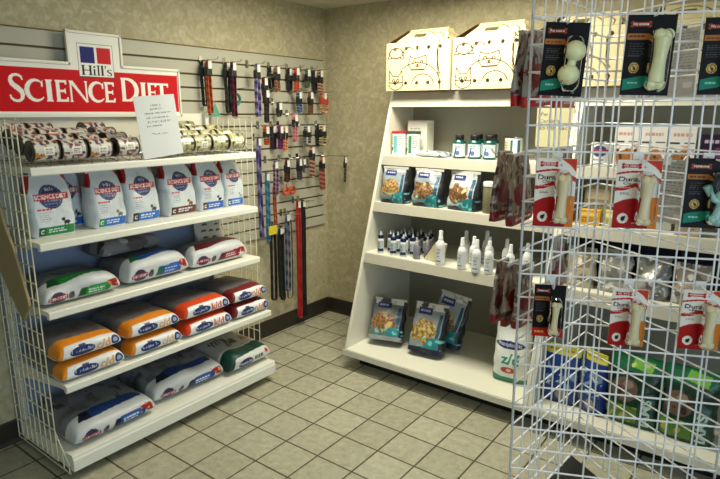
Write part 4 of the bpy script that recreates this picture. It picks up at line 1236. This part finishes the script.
# ================================================================== STOCK ON THE SECOND UNIT (seen through the wire)
def blue_design(W, H, seed):
    def f(x, z):
        P = Pr(x, z, (24, 56, 126)); P.rect(-W, H * .84, W, H * 1.1, (196, 190, 66)); P.small(-W * .4, H * .88, W * .4, H * .95, 1, (140, 130, 50), seed, .5)
        P.noise(-W * .4, H * .3, W * .45, H * .7, 70, .18, (120, 160, 196), seed); P.noise(-W * .4, H * .3, W * .45, H * .7, 90, .38, (206, 216, 222), seed + 1)
        P.ell(W * .1, H * .16, W * .2, H * .1, (150, 146, 136)); P.rect(-W, 0, W, H * .05, (16, 34, 84))
        return P
    return f
for i, (x, y, W, H, rz, lab) in enumerate(((2.068, -.60, .175, .30, .04, 'blue pet food bag with yellow top, left one behind the wire tower'), (2.232, -.615, .12, .31, -.35, 'blue pet food bag with yellow top turned sideways, right one behind the wire tower'))):
    r_ = thing('pet_food_bag', lab, 'bag', (x, y, ZD), rz)
    link('bag_body', pouch('bag_body', W, H, .085, blue_design(W, H, 300 + i), seed=95 + i, step=.003, top=.6), P_FILM, r_)
def iams_design(W, H, seed):
    def f(x, z):
        P = Pr(x, z, (13, 50, 38)); P.rect(-W, H * .78, W, H * 1.1, (20, 98, 64)); P.poly([(-W * .1, H * .84), (W * .3, H * .78), (W * .34, H * .92), (-W * .05, H * .97)], (116, 178, 70)); P.noise(-W * .1, H * .8, W * .32, H * .95, 80, .3, (196, 206, 110), seed + 5)
        P.ell(-W * .16, H * .52, W * .26, H * .17, (104, 84, 72)); P.noise(-W * .42, H * .36, W * .1, H * .68, 60, .25, (60, 46, 40), seed); P.ell(-W * .10, H * .60, W * .1, H * .06, (150, 128, 110))
        P.rect(-W * .5, H * .05, W * .12, H * .30, (78, 122, 38)); P.noise(-W * .5, H * .05, W * .12, H * .30, 70, .2, (168, 160, 52), seed + 3); P.rect(-W * .5, 0, W, H * .05, (14, 60, 42))
        P.rect(W * .14, H * .02, W * .42, H * .52, (18, 74, 56))
        P.text('IAMS', W * .28, H * .25, W * .19, (188, 210, 200), w=H * .40, rot=PI / 2, bold=.03)
        return P
    return f
for i, (x, lab) in enumerate(((2.412, 'green dry food bag with vertical white lettering, left one behind the wire tower'), (2.638, 'green dry food bag with vertical white lettering at the lower right edge'))):
    r_ = thing('pet_food_bag', lab, 'bag', (x, -.60, ZD), -.02)
    link('bag_body', pouch('bag_body', .222, .34, .12, iams_design(.222, .34, 320 + i), seed=99 + i, step=.003, top=.62), P_FILM, r_)
# clear treat bags over dark cartons on the third shelf
CLR = print_mat('clear_treat_film', .12, bump=.7, bscale=22, coat=.6)
def clear_design(seed, c0, c1, c2):
    def f(x, z):
        P = Pr(x, z, c0); P.noise(-1, -1, 1, 1, 45, .1, c1, seed); P.noise(-1, -1, 1, 1, 60, .36, c2, seed + 1); P.noise(-1, -1, 1, 1, 90, .5, (236, 236, 230), seed + 2); return P
    return f
CB = [(2.07, .16, .2, (178, 168, 140), (120, 104, 78), (222, 214, 190), 'clear treat bag with cream chews at the left end of the tower-side third shelf'),
      (2.24, .15, .21, (150, 148, 136), (110, 108, 98), (206, 204, 196), 'clear treat bag with pale chews, second from the left'),
      (2.405, .155, .2, (136, 136, 130), (96, 96, 94), (190, 190, 186), 'clear treat bag with grey chews, third from the left'),
      (2.57, .15, .19, (140, 130, 116), (92, 84, 76), (206, 202, 196), 'clear treat bag with tan chews, fourth from the left'),
      (2.75, .15, .19, (128, 110, 96), (86, 60, 54), (206, 200, 192), 'clear treat bag with reddish chews at the right edge')]
for i, (x, W, H, a, b_, c, lab) in enumerate(CB):
    r_ = thing('treat_bag', lab, 'bag', (x, -.44, ZCc), rnd.uniform(-.15, .15), 'clear treat bags behind the wire tower')
    link('bag_body', pouch('bag_body', W, H, .10, clear_design(340 + 5 * i, a, b_, c), seed=110 + i, step=.004, top=.4, wr=.006), CLR, r_)
for i, x in enumerate((2.12, 2.36, 2.60, 2.84)):
    t = thing('product_box', 'dark navy carton behind the clear treat bags, %s' % ['leftmost', 'second from left', 'third from left', 'rightmost'][i], 'box', (x, -.2, ZCc), 0, 'navy cartons')
    MB().box(-.11, .11, -.06, .06, 0, .24).build('carton', mat('navy_carton', (30, 38, 54), .4), t, bevel=.001)
# second shelf
for i, (x, y, w, d, h, col, lab) in enumerate(((2.10, -.3, .13, .1, .20, (150, 136, 100), 'tan carton on the tower-side second shelf'), (2.085, -.41, .10, .05, .075, (214, 160, 50), 'low orange carton in front of the tan carton'), (2.20, -.415, .09, .05, .08, (210, 196, 120), 'low yellow carton right of the orange carton'),
                                               (2.52, -.4, .10, .06, .09, (170, 150, 120), 'small tan and white carton under the hanging card backs'), (2.36, -.3, .16, .1, .18, (170, 176, 176), 'grey carton in the middle of the tower-side second shelf'), (2.74, -.34, .16, .1, .2, (60, 50, 58), 'dark carton at the right of the tower-side second shelf'))):
    t = thing('product_box', lab, 'box', (x, y, ZB), rnd.uniform(-.1, .1))
    MB().box(-w / 2, w / 2, -d / 2, d / 2, 0, h).build('carton', mat('carton_%d' % i, col, .55), t, bevel=.001)
    def pf(xx, zz, w=w, h=h, i=i, col=col):
        P = Pr(xx, zz, col); P.rect(-w * .4, h * .6, w * .4, h * .85, tuple(min(255, c + 50) for c in col)); P.small(-w * .35, h * .15, w * .3, h * .5, 3, tuple(int(c * .5) for c in col), 5 + i, .4); return P
    link('printed_face', card('printed_face', w * .98, h * .98, .0008, pf, back=col, step=.004), P_CARD, t, (0, -d / 2 - .0002, h * .01))
# top shelf: white cartons with a cat picture, dark cartons at the right
def cat_box(seed):
    def f(x, z):
        P = Pr(x, z, (222, 220, 214)); P.small(-.04, .15, .04, .175, 1, (200, 150, 130), seed, .6); P.rect(-.05, .12, -.01, .128, (60, 56, 60)); P.rect(.01, .122, .05, .13, (70, 66, 70))
        P.noise(-.055, .075, .055, .115, 60, .2, (206, 160, 140), seed); P.ell(.0, .045, .045, .04, (150, 100, 56)); P.ell(.012, .075, .022, .02, (170, 116, 64)); P.noise(-.05, .0, .05, .09, 120, .3, (80, 54, 40), seed + 2); P.rect(-.06, 0, .06, .012, (206, 206, 200)); return P
    return f
for i, (x, lab) in enumerate(((2.205, 'white carton left of the two cartons with animal pictures'), (2.325, 'white carton with orange animal picture, left of two'), (2.445, 'white carton with orange animal picture, right of two'))):
    t = thing('product_box', lab, 'box', (x, -.30, ZA), 0, 'white cartons on the tower-side top shelf')
    MB().box(-.056, .056, -.04, .04, 0, .2).build('carton', mat('white_carton', (226, 224, 208), .6), t, bevel=.001)
    link('printed_face', card('printed_face', .11, .196, .0008, cat_box(360 + 7 * i), back=(222, 220, 214), step=.003), P_CARD, t, (0, -.0402, .002))
for i, x in enumerate((2.575, 2.69)):
    t = thing('product_box', 'dark purple carton at the top right, %s of two' % ('left', 'right')[i], 'box', (x, -.30, ZA), 0, 'dark purple cartons')
    MB().box(-.054, .054, -.04, .04, 0, .17).build('carton', mat('purple_carton', (52, 34, 58), .4), t, bevel=.001)
    def pf(xx, zz, i=i):
        P = Pr(xx, zz, (46, 32, 54)); P.noise(-.05, .02, .05, .14, 60, .2, (110, 60, 110), 5 + i); P.small(-.04, .12, .04, .15, 1, (196, 180, 200), 4, .5); P.noise(-.05, .0, .05, .06, 90, .25, (150, 90, 60), 15 + i); return P
    link('printed_face', card('printed_face', .106, .166, .0008, pf, back=(46, 32, 54), step=.003), P_CARD, t, (0, -.0402, .002))
nb = thing('pet_food_can', 'white can with round navy logo behind the apex of the wire tower', 'can', (2.085, -.30, ZA))
def nbd(x, z):
    P = Pr(x, z, (220, 222, 220)); P.ell(0, .07, .036, .028, (60, 66, 110)); P.rect(-.045, .062, .045, .078, (160, 60, 80)); P.small(-.03, .02, .03, .035, 1, (120, 120, 120), 3, .5); return P
MB().lathe([(.05, 0), (.052, .003), (.052, .117), (.05, .12)], 28).build('body', WPLAS, nb)
MB().lathe([(.051, .119), (.053, .121), (.053, .124), (.046, .123)], 28).build('lid', CHROME, nb)
link('label', cyl_label(.0526, .006, .114, nbd), P_CARD, nb)

# ================================================================== WIRE GRID TOWER
TA = Vector((2.2177, -1.6929, 0)); TH = .435
dF = Vector((math.cos(TH), math.sin(TH), 0)); LF = .627
TBp = TA + dF * LF
TC = Vector((2.2767, -1.0808, 0))
nF = Vector((dF.y, -dF.x, 0))
tw = thing('wire_grid_tower', 'three-sided white wire grid tower hung with chew toys at the right', 'display rack', (0, 0, 0))
Z0G = 1.846 + .0762 * 4
def lean(z):
    # the tower stands very slightly out of plumb
    return dF * (.014 * (1.15 - z))
def grid(P, Q, name):
    w = MB(); d = (Q - P); L = d.length; d.normalize(); n = Vector((d.y, -d.x, 0))
    nv = 8
    for i in range(nv + 1):
        p = P + d * (L * i / nv)
        a = p + lean(Z0G - .0762 * 26); b = p + lean(Z0G)
        w.tube([(a.x, a.y, Z0G - .0762 * 26), (b.x, b.y, Z0G)], .0042 if i in (0, nv) else .0030, 6)
    for k in range(27):
        z = Z0G - .0762 * k
        a = P + n * .005 + lean(z); b = Q + n * .005 + lean(z)
        w.tube([(a.x, a.y, z), (b.x, b.y, z)], .0042 if k in (0, 26) else .0030, 6)
    return w.build(name, GRIDW, tw)
grid(TA, TBp, 'grid_panel'); grid(TBp, TC, 'grid_panel'); grid(TC, TA, 'grid_panel')
cen = (TA + TBp + TC) / 3
bp_ = [(cen + (p - cen) * 1.12) for p in (TA, TBp, TC)]
MB().prism([(p.x, p.y) for p in bp_], 'z', .07, .12).build('base', mat('tower_base', (26, 26, 26), .45), tw, bevel=.008)
for p in bp_:
    q = cen + (p - cen) * .84
    MB().lathe([(.012, .0), (.03, .0), (.03, .055), (.012, .0695)], 16, 0, (q.x, q.y, .0005)).build('caster', BLACK, tw)

def grid_hook(P, d, n, s, z, label, L=.085, rz=None):
    t = thing('wire_hook', label, 'hook', (P.x + d.x * s + n.x * .009, P.y + d.y * s + n.y * .009, z), math.atan2(n.y, n.x) + PI / 2)
    # local -Y points outwards
    MB().box(-.014, .014, -.004, .0, -.006, .022).build('back_clip', WPLAS, t)
    MB().tube([(0, -.002, .008), (0, -L, .006), (0, -L - .012, .02)], .0024, 6).build('rod', GRIDW, t)
    return t
def bone(name, L, r, lobe, mats, parent, loc, rot, double=True, flat=.8):
    m = MB()
    z = np.linspace(0, 1, 18)
    m.lathe([(r * (1 + .12 * math.cos(2 * PI * q)) * (.02 if q in (0, 1) else 1), L * (q - .5)) for q in z], 20)
    offs = [(s * lobe * .62 if double else 0, e * (L / 2 - (0 if double else lobe * .4))) for s in ((-1, 1) if double else (0,)) for e in (-1, 1)]
    for ox, oz in offs:
        prof = [(lobe * math.sin(PI * k / 10) + 1e-4, -lobe * math.cos(PI * k / 10) * (.95)) for k in range(11)]
        m.lathe(prof, 18, 0, (ox, 0, oz))
    m.v = [(a, b * flat, c) for a, b, c in m.v]
    return m.build(name, mats, parent, loc, rot)
def bone_logo(P, cx, cy, w, h, col, tcol=(240, 224, 214)):
    P.rect(cx - w * .42, cy - h * .33, cx + w * .42, cy + h * .33, col)
    for sx in (-1, 1):
        for sy in (-1, 1): P.ell(cx + sx * w * .42, cy + sy * h * .27, w * .10, h * .26, col)
    P.text('Nylabone', cx, cy, h * .5, tcol, w=w * .76, bold=.02)
def black_design(W, H, green=True, red=False):
    def f(x, z):
        P = Pr(x, z, (11, 11, 12))
        bone_logo(P, -W * .22, H * .885, W * .42, H * .075, (150, 66, 44))
        P.rect(-W * .48, H * .70, -W * .02, H * .775, (170, 108, 52)); P.small(-W * .44, H * .72, -W * .06, H * .755, 1, (90, 50, 24), 3, .5)
        P.small(-W * .42, H * .48, -W * .08, H * .66, 6, (78, 78, 78), 5, .35)
        P.ell(-W * .27, H * .345, W * .105, H * .068, (206, 172, 96)); P.ell(-W * .27, H * .345, W * .085, H * .054, (24, 22, 20)); P.ell(-W * .27, H * .345, W * .07, H * .043, (210, 180, 110)); P.ell(-W * .255, H * .335, W * .026, H * .022, (30, 26, 20)); P.ell(-W * .285, H * .362, W * .018, H * .014, (30, 26, 20))
        if green:
            P.poly([(-W * .47, H * .06), (-W * .47, H * .20), (-W * .2, H * .235), (W * .06, H * .25), (W * .10, H * .15), (-W * .1, H * .10)], (28, 128, 106)); P.small(-W * .36, H * .135, -W * .08, H * .18, 1, (150, 210, 190), 4, .5)
            P.small(W * .1, H * .03, W * .42, H * .07, 1, (150, 150, 150), 8, .4)
        if red:
            P.rect(-W * .5, 0, W * .5, H * .17, (178, 34, 20)); P.small(-W * .42, H * .06, 0, H * .12, 1, (236, 160, 90), 4, .6)
        return P
    return f
def dura_design(W, H):
    def f(x, z):
        P = Pr(x, z, (232, 226, 214))
        P.poly([(W * .1, H), (W * .5, H), (W * .5, H * .80), (W * .35, H * .90)], (196, 58, 34)); P.rect(W * .28, H * .0, W * .5, H * .46, (226, 128, 40)); P.noise(W * .28, 0, W * .5, H * .46, 70, .35, (240, 170, 80), 4)
        bone_logo(P, -W * .18, H * .915, W * .44, H * .075, (178, 34, 34)); P.text('+', W * .12, H * .905, H * .04, (150, 120, 110))
        sw = [(-W * .5 + W * t, H * (.80 + .035 * math.sin(PI * t) - .22 * max(0, t - .55) ** 1.1)) for t in np.linspace(0, 1, 16)]
        P.line(sw, H * .03, (190, 40, 40)); P.line([(a, b - H * .035) for a, b in sw[8:]], H * .03, (206, 60, 60))
        P.text('Dura', -W * .22, H * .725, H * .075, (30, 26, 26), w=W * .44, bold=.03); P.text('Chew', -W * .18, H * .665, H * .04, (60, 46, 44), w=W * .3, bold=.02)
        bn = [(-W * .5, H * .575), (-W * .3, H * .585), (-W * .05, H * .64)]; P.line(bn, H * .055, (182, 36, 34)); P.small(-W * .42, H * .59, -W * .12, H * .605, 1, (236, 210, 200), 3, .5)
        P.small(-W * .38, H * .49, -W * .12, H * .53, 2, (120, 112, 108), 6, .5)
        low = [(-W * .5, H * .36), (-W * .3, H * .42), (-W * .1, H * .445), (W * .3, H * .46), (W * .3, 0), (-W * .5, 0)]
        P.poly(low, (168, 22, 22)); P.poly([(W * .42, 0), (W * .5, 0), (W * .5, H * .46), (W * .46, H * .46)], (226, 128, 40)); P.rect(-W * .5, 0, W * .3, H * .035, (160, 20, 20))
        P.ell(-W * .27, H * .145, W * .125, H * .078, (236, 228, 214)); P.ell(-W * .27, H * .14, W * .05, H * .035, (40, 36, 36)); P.ell(-W * .235, H * .165, W * .025, H * .018, (40, 36, 36))
        P.small(-W * .06, H * .06, W * .1, H * .09, 1, (220, 160, 150), 6, .5)
        return P
    return f
def chew_pack(kind, s0, s1, zt, zb, label, off=.062, tilt=0.0, ry=0.0):
    W = s1 - s0; H = zt - zb; sc = (s0 + s1) / 2
    p = TA + dF * sc + nF * off
    t = thing('chew_toy_pack', label, 'package', (p.x, p.y, zb), (tilt, ry, TH), 'chew toy packs on the front of the tower')
    des = {'k': black_design(W, H), 'r': black_design(W, H, False, True), 'd': dura_design(W, H), 'b': black_design(W, H)}[kind[0]]
    link('backing_card', card('backing_card', W, H, .0025, des, back=(196, 192, 186), step=.0016), P_CARD, t)
    bx_, bl = W * .20, H * .74
    if kind == 'k1':
        bone('chew_bone', H * .44, .013, .029, PALEG, t, (bx_ * .8, -.028, H * .45), (0, math.radians(9), 0), double=False)
    elif kind in ('k2', 'k3'):
        bone('chew_bone', H * .62, .019, .0165, PALEG, t, (bx_, -.02, H * .44), (0, math.radians(3), 0))
    elif kind == 'b3':
        m = MB(); pts = [(W * -.10, -.018, H * .62), (W * -.02, -.018, H * .52), (W * .08, -.018, H * .43), (W * .2, -.018, H * .40)]
        m.tube(pts, [.012, .009, .009, .008], 10)
        m.build('chew_toy', TEALN, t)
        bone('chew_bone', H * .36, .013, .014, TEALN, t, (W * .22, -.02, H * .30), (0, math.radians(14), 0))
    elif kind[0] == 'r':
        bone('chew_bone', H * .52, .010, .0095, IVORY, t, (bx_, -.014, H * .38), (0, math.radians(3), 0))
    else:
        bone('chew_bone', H * .60, .0145, .013, IVORY, t, (bx_ * .9, -.018, H * .42), (0, math.radians(3), 0))
    bw, bh = W * .29, H * .80
    bm_ = MB()
    def rr(w, h, r, y):
        o = []
        for cx, cz, a in ((w / 2 - r, h / 2 - r, 0), (-w / 2 + r, h / 2 - r, 90), (-w / 2 + r, -h / 2 + r, 180), (w / 2 - r, -h / 2 + r, 270)):
            for k in range(5):
                q = math.radians(a + 22.5 * k); o.append((cx + r * math.cos(q), y, cz + r * math.sin(q)))
        return o
    A0 = rr(bw * 1.5, bh, .02, -.0027); A1 = rr(bw * 1.36, bh - .014, .018, -.04); A2 = rr(bw * 1.16, bh - .03, .014, -.046)
    n_ = len(A0); vs = A0 + A1 + A2; fs = []
    for l in range(2):
        for k in range(n_): fs.append((l * n_ + k, (l + 1) * n_ + k, (l + 1) * n_ + (k + 1) % n_, l * n_ + (k + 1) % n_))
    fs.append([2 * n_ + k for k in range(n_)][::-1])
    bm_.add(vs, fs, 0, True)
    bo = bm_.build('blister', BLISTER, t); bo.location = (bx_ * .85, 0, H * .44)
    z_h = zt - .006
    grid_hook(TA, dF, nF, sc + W * .06, z_h - .004, 'white hook on the tower front, ' + {'k1': 'upper left', 'k2': 'upper middle', 'k3': 'upper right', 'd1': 'middle row left', 'd2': 'middle row centre', 'b3': 'middle row right', 'r1': 'lowest row left', 'd4': 'lowest row middle', 'd5': 'lowest row right'}[kind], L=off + .02)
    return t
chew_pack('k1', .012, .128, 1.82, 1.624, 'black card with round-ended pale bone, upper left on the tower front', ry=.05)
chew_pack('k2', .228, .350, 1.833, 1.625, 'black card with pale straight bone, upper middle on the tower front', ry=.02)
chew_pack('k3', .422, .545, 1.822, 1.626, 'black card cut by the right picture edge, upper right on the tower front')
chew_pack('d1', .022, .134, 1.450, 1.250, 'red and white chew pack with ivory bone, middle row left of tower front')
chew_pack('d2', .242, .360, 1.449, 1.254, 'red and white chew pack with ivory bone, middle row centre of tower front')
chew_pack('b3', .424, .545, 1.457, 1.263, 'black and teal card with wrench-shaped chew, right of the middle row on the tower front')
chew_pack('r1', .042, .133, 1.070, .904, 'small black and red card with ivory bone, lowest row left on the tower')
chew_pack('d4', .264, .363, 1.072, .894, 'red and white chew pack with ivory bone, lowest row middle on tower front')
chew_pack('d5', .456, .565, 1.081, .900, 'red and white chew pack at the right picture edge, lowest row on the tower front')

# bags hung on the left face of the tower (they face away to the left)
dL = (TA - TC).normalized(); nL = Vector((dL.y, -dL.x, 0))
if nL.x > 0: nL = -nL
LEN_L = (TA - TC).length
def brown_design(W, H, c0, c1, c2, foot, seed):
    def f(x, z):
        P = Pr(x, z, c0); P.noise(-1, -1, 1, 1, 90, .15, c1, seed); P.noise(-1, -1, 1, 1, 110, .38, c2, seed + 1)
        P.ell(W * .08, H * .42, W * .30, H * .16, (122, 22, 26)); P.rect(-W, 0, W, H * .14, foot); P.small(-W * .35, H * .04, W * .35, H * .10, 1, (226, 196, 186), seed, .6)
        return P
    return f
WR = (158, 158, 154); BR = (138, 120, 102)
LB = [ # distance from the left edge, z of rod, H, W, colours, offsets, label
    (.13, 1.81, .225, .19, WR, (112, 16, 22), (84, 54, 50), (176, 30, 34), (.075, .035), 'red and white treat bag on the upper front hook of the tower left face'),
    (.42, 1.81, .225, .19, WR, (170, 24, 34), (120, 60, 54), (176, 40, 40), (.07,), 'red and white treat bag on the upper rear hook of the tower left face'),
    (.10, 1.44, .225, .16, BR, (66, 40, 34), (196, 188, 174), (120, 24, 28), (.125, .06), 'brown jerky treat bag on the middle front hook of the tower left face'),
    (.42, 1.44, .225, .16, WR, (110, 40, 40), (92, 60, 54), (140, 30, 34), (.05,), 'white and maroon treat bag on the middle rear hook of the tower left face'),
    (.10, 1.075, .21, .13, BR, (74, 46, 40), (196, 188, 176), (130, 24, 26), (.115, .072, .03), 'brown jerky treat bag on the lower front hook of the tower left face'),
    (.40, 1.12, .21, .14, WR, (120, 36, 40), (92, 60, 54), (150, 30, 34), (.05,), 'white and maroon treat bag on the lower rear hook of the tower left face')]
outs = ['outermost', 'second', 'innermost']
for i, (dd, zt, H, W, a, b_, c, ft, offs, lab) in enumerate(LB):
    P0 = TA - dL * dd + lean(zt)
    rz0 = math.atan2(nL.y, nL.x) + PI / 2
    t = thing('wire_hook', 'white ' + lab.split(' on the ')[1].replace('hook of', 'hook on'), 'hook', (P0.x + nL.x * .008, P0.y + nL.y * .008, zt), rz0)
    MB().box(-.014, .014, -.004, .0, -.006, .022).build('back_clip', WPLAS, t)
    Lh = max(offs) + .03
    MB().tube([(0, -.002, .008), (0, -Lh, .006), (0, -Lh - .012, .02)], .0024, 6).build('rod', GRIDW, t)
    for k, off in enumerate(offs):
        p = P0 + nL * off
        r_ = thing('treat_bag', (outs[k] + ' ' if len(offs) > 1 else '') + lab.replace('of the tower left face', 'of tower left face').replace(' on the ', ' on '), 'bag', (p.x, p.y, zt - H + .012), (0, rnd.uniform(-.05, .08), rz0 + (.06, .02, .0)[k]), 'bags on the tower left face')
        link('bag_body', pouch('bag_body', W, H, .024, brown_design(W, H, a, b_, c, ft, 400 + i * 11 + k), seed=130 + i * 3 + k, step=.0035, top=.35, wr=.004, neck=.25), P_FILM, r_)
        MB().box(-W * .3, W * .3, -.0015, .0015, H - .006, H + .004).build('hang_tab', mat('clear_tab', (200, 204, 206), .3), r_)
# cards hung on the right face, their printed backs seen through the wire
dR = (TC - TBp).normalized(); nR = Vector((dR.y, -dR.x, 0))
if nR.y < 0: nR = -nR
def back_design(W, H, seed):
    def f(x, z):
        P = Pr(x, z, (168, 168, 164)); P.small(-W * .42, H * .2, W * .42, H * .95, 16, (128, 128, 126), seed, .4); P.rect(W * .1, H * .06, W * .4, H * .16, (196, 196, 190)); return P
    return f
RB = [(.345, 1.845, .2, .125, 'upper grey printed card back seen through the tower'), (.32, 1.425, .215, .145, 'middle grey printed card back seen through the tower'), (.52, 1.83, .2, .11, 'second upper card on the tower rear face nearer its apex')]
for i, (s, zt, H, W, lab) in enumerate(RB):
    p = TBp + dR * s + nR * .05
    # inside of the shop sees the back, so the printed back faces the tower's inside
    r_ = thing('chew_toy_pack', lab, 'package', (p.x, p.y, zt - H), math.atan2(-nR.y, -nR.x) + PI / 2, 'packs on the tower rear face')
    link('backing_card', card('backing_card', W, H, .0025, back_design(W, H, 440 + i), back=(170, 30, 30), step=.003), P_CARD, r_)
    bone('chew_bone', H * .6, .014, .013, IVORY, r_, (W * .15, .02, H * .42), (0, 0, 0))
    grid_hook(TBp, dR, nR, s, zt - .010, 'white hook on the tower rear face holding the ' + lab.split(' seen')[0].split(' on the')[0], L=.07)

# ================================================================== LIGHT
def troffer(x, y, label, w=.6, l=1.2, power=1.0):
    t = thing('ceiling_light', label, 'ceiling light', (x, y, RH))
    MB().box(-w / 2, w / 2, -l / 2, -l / 2 + .03, -.03, -.0005).box(-w / 2, w / 2, l / 2 - .03, l / 2, -.03, -.0005).box(-w / 2, -w / 2 + .03, -l / 2, l / 2, -.03, -.0005).box(w / 2 - .03, w / 2, -l / 2, l / 2, -.03, -.0005).build('frame', WHITE, t)
    MB().box(-w / 2 + .03, w / 2 - .03, -l / 2 + .03, l / 2 - .03, -.012, -.0005).build('diffuser', mat('diffuser', (240, 240, 230), .6, emit=(255, 246, 214), estr=1.0), t)
    ld = bpy.data.lights.new('fluorescent_light', 'AREA'); ld.shape = 'RECTANGLE'; ld.size = w - .08; ld.size_y = l - .08
    ld.energy = power; ld.color = (1.0, .94, .76)
    lo = bpy.data.objects.new('lamp', ld); C.objects.link(lo); lo.parent = t; lo.location = (0, 0, -.016)
LP = 1.0
troffer(1.3, -.88, 'fluorescent ceiling fixture above the corner of the shop', w=1.2, l=.6, power=47 * LP)
troffer(2.5, -2.9, 'fluorescent ceiling fixture near the shop window', power=3 * LP)
ld = bpy.data.lights.new('daylight', 'AREA'); ld.shape = 'RECTANGLE'; ld.size = 2.6; ld.size_y = 1.55; ld.energy = 60; ld.color = (.66, .83, 1.0)
lo = bpy.data.objects.new('window_daylight', ld); C.objects.link(lo); lo.location = (RX + .13, (WY0 + WY1) / 2, (WZ0 + WZ1) / 2); lo.rotation_euler = (PI / 2, 0, PI / 2)
tag(lo, 'daylight coming through the shop window', 'light')

w = bpy.data.worlds.new('world'); bpy.context.scene.world = w; w.use_nodes = True
w.node_tree.nodes['Background'].inputs[0].default_value = (.75, .87, 1, 1)
w.node_tree.nodes['Background'].inputs[1].default_value = .3

# ================================================================== CAMERA
fpx = 567.455; yaw, pitch, roll = -.641735, -.220367, .0022517
fwv = Vector((math.sin(yaw) * math.cos(pitch), math.cos(yaw) * math.cos(pitch), math.sin(pitch)))
r0 = Vector((math.cos(yaw), -math.sin(yaw), 0)); u0 = r0.cross(fwv)
rv = r0 * math.cos(roll) + u0 * math.sin(roll); uv = -r0 * math.sin(roll) + u0 * math.cos(roll)
cd = bpy.data.cameras.new('camera'); cam = bpy.data.objects.new('camera', cd); C.objects.link(cam)
M = Matrix((rv, uv, -fwv)).transposed().to_4x4(); M.translation = Vector((2.8461, -3.3767, 1.5778))
cam.matrix_world = M
cd.sensor_width = 36; cd.lens = 36 * fpx / 720; cd.clip_start = .05
sc = bpy.context.scene; sc.camera = cam
sc.view_settings.view_transform = 'Standard'; sc.view_settings.look = 'None'; sc.view_settings.gamma = 1
sc.view_settings.use_curve_mapping = False; sc.view_settings.exposure = 0.0
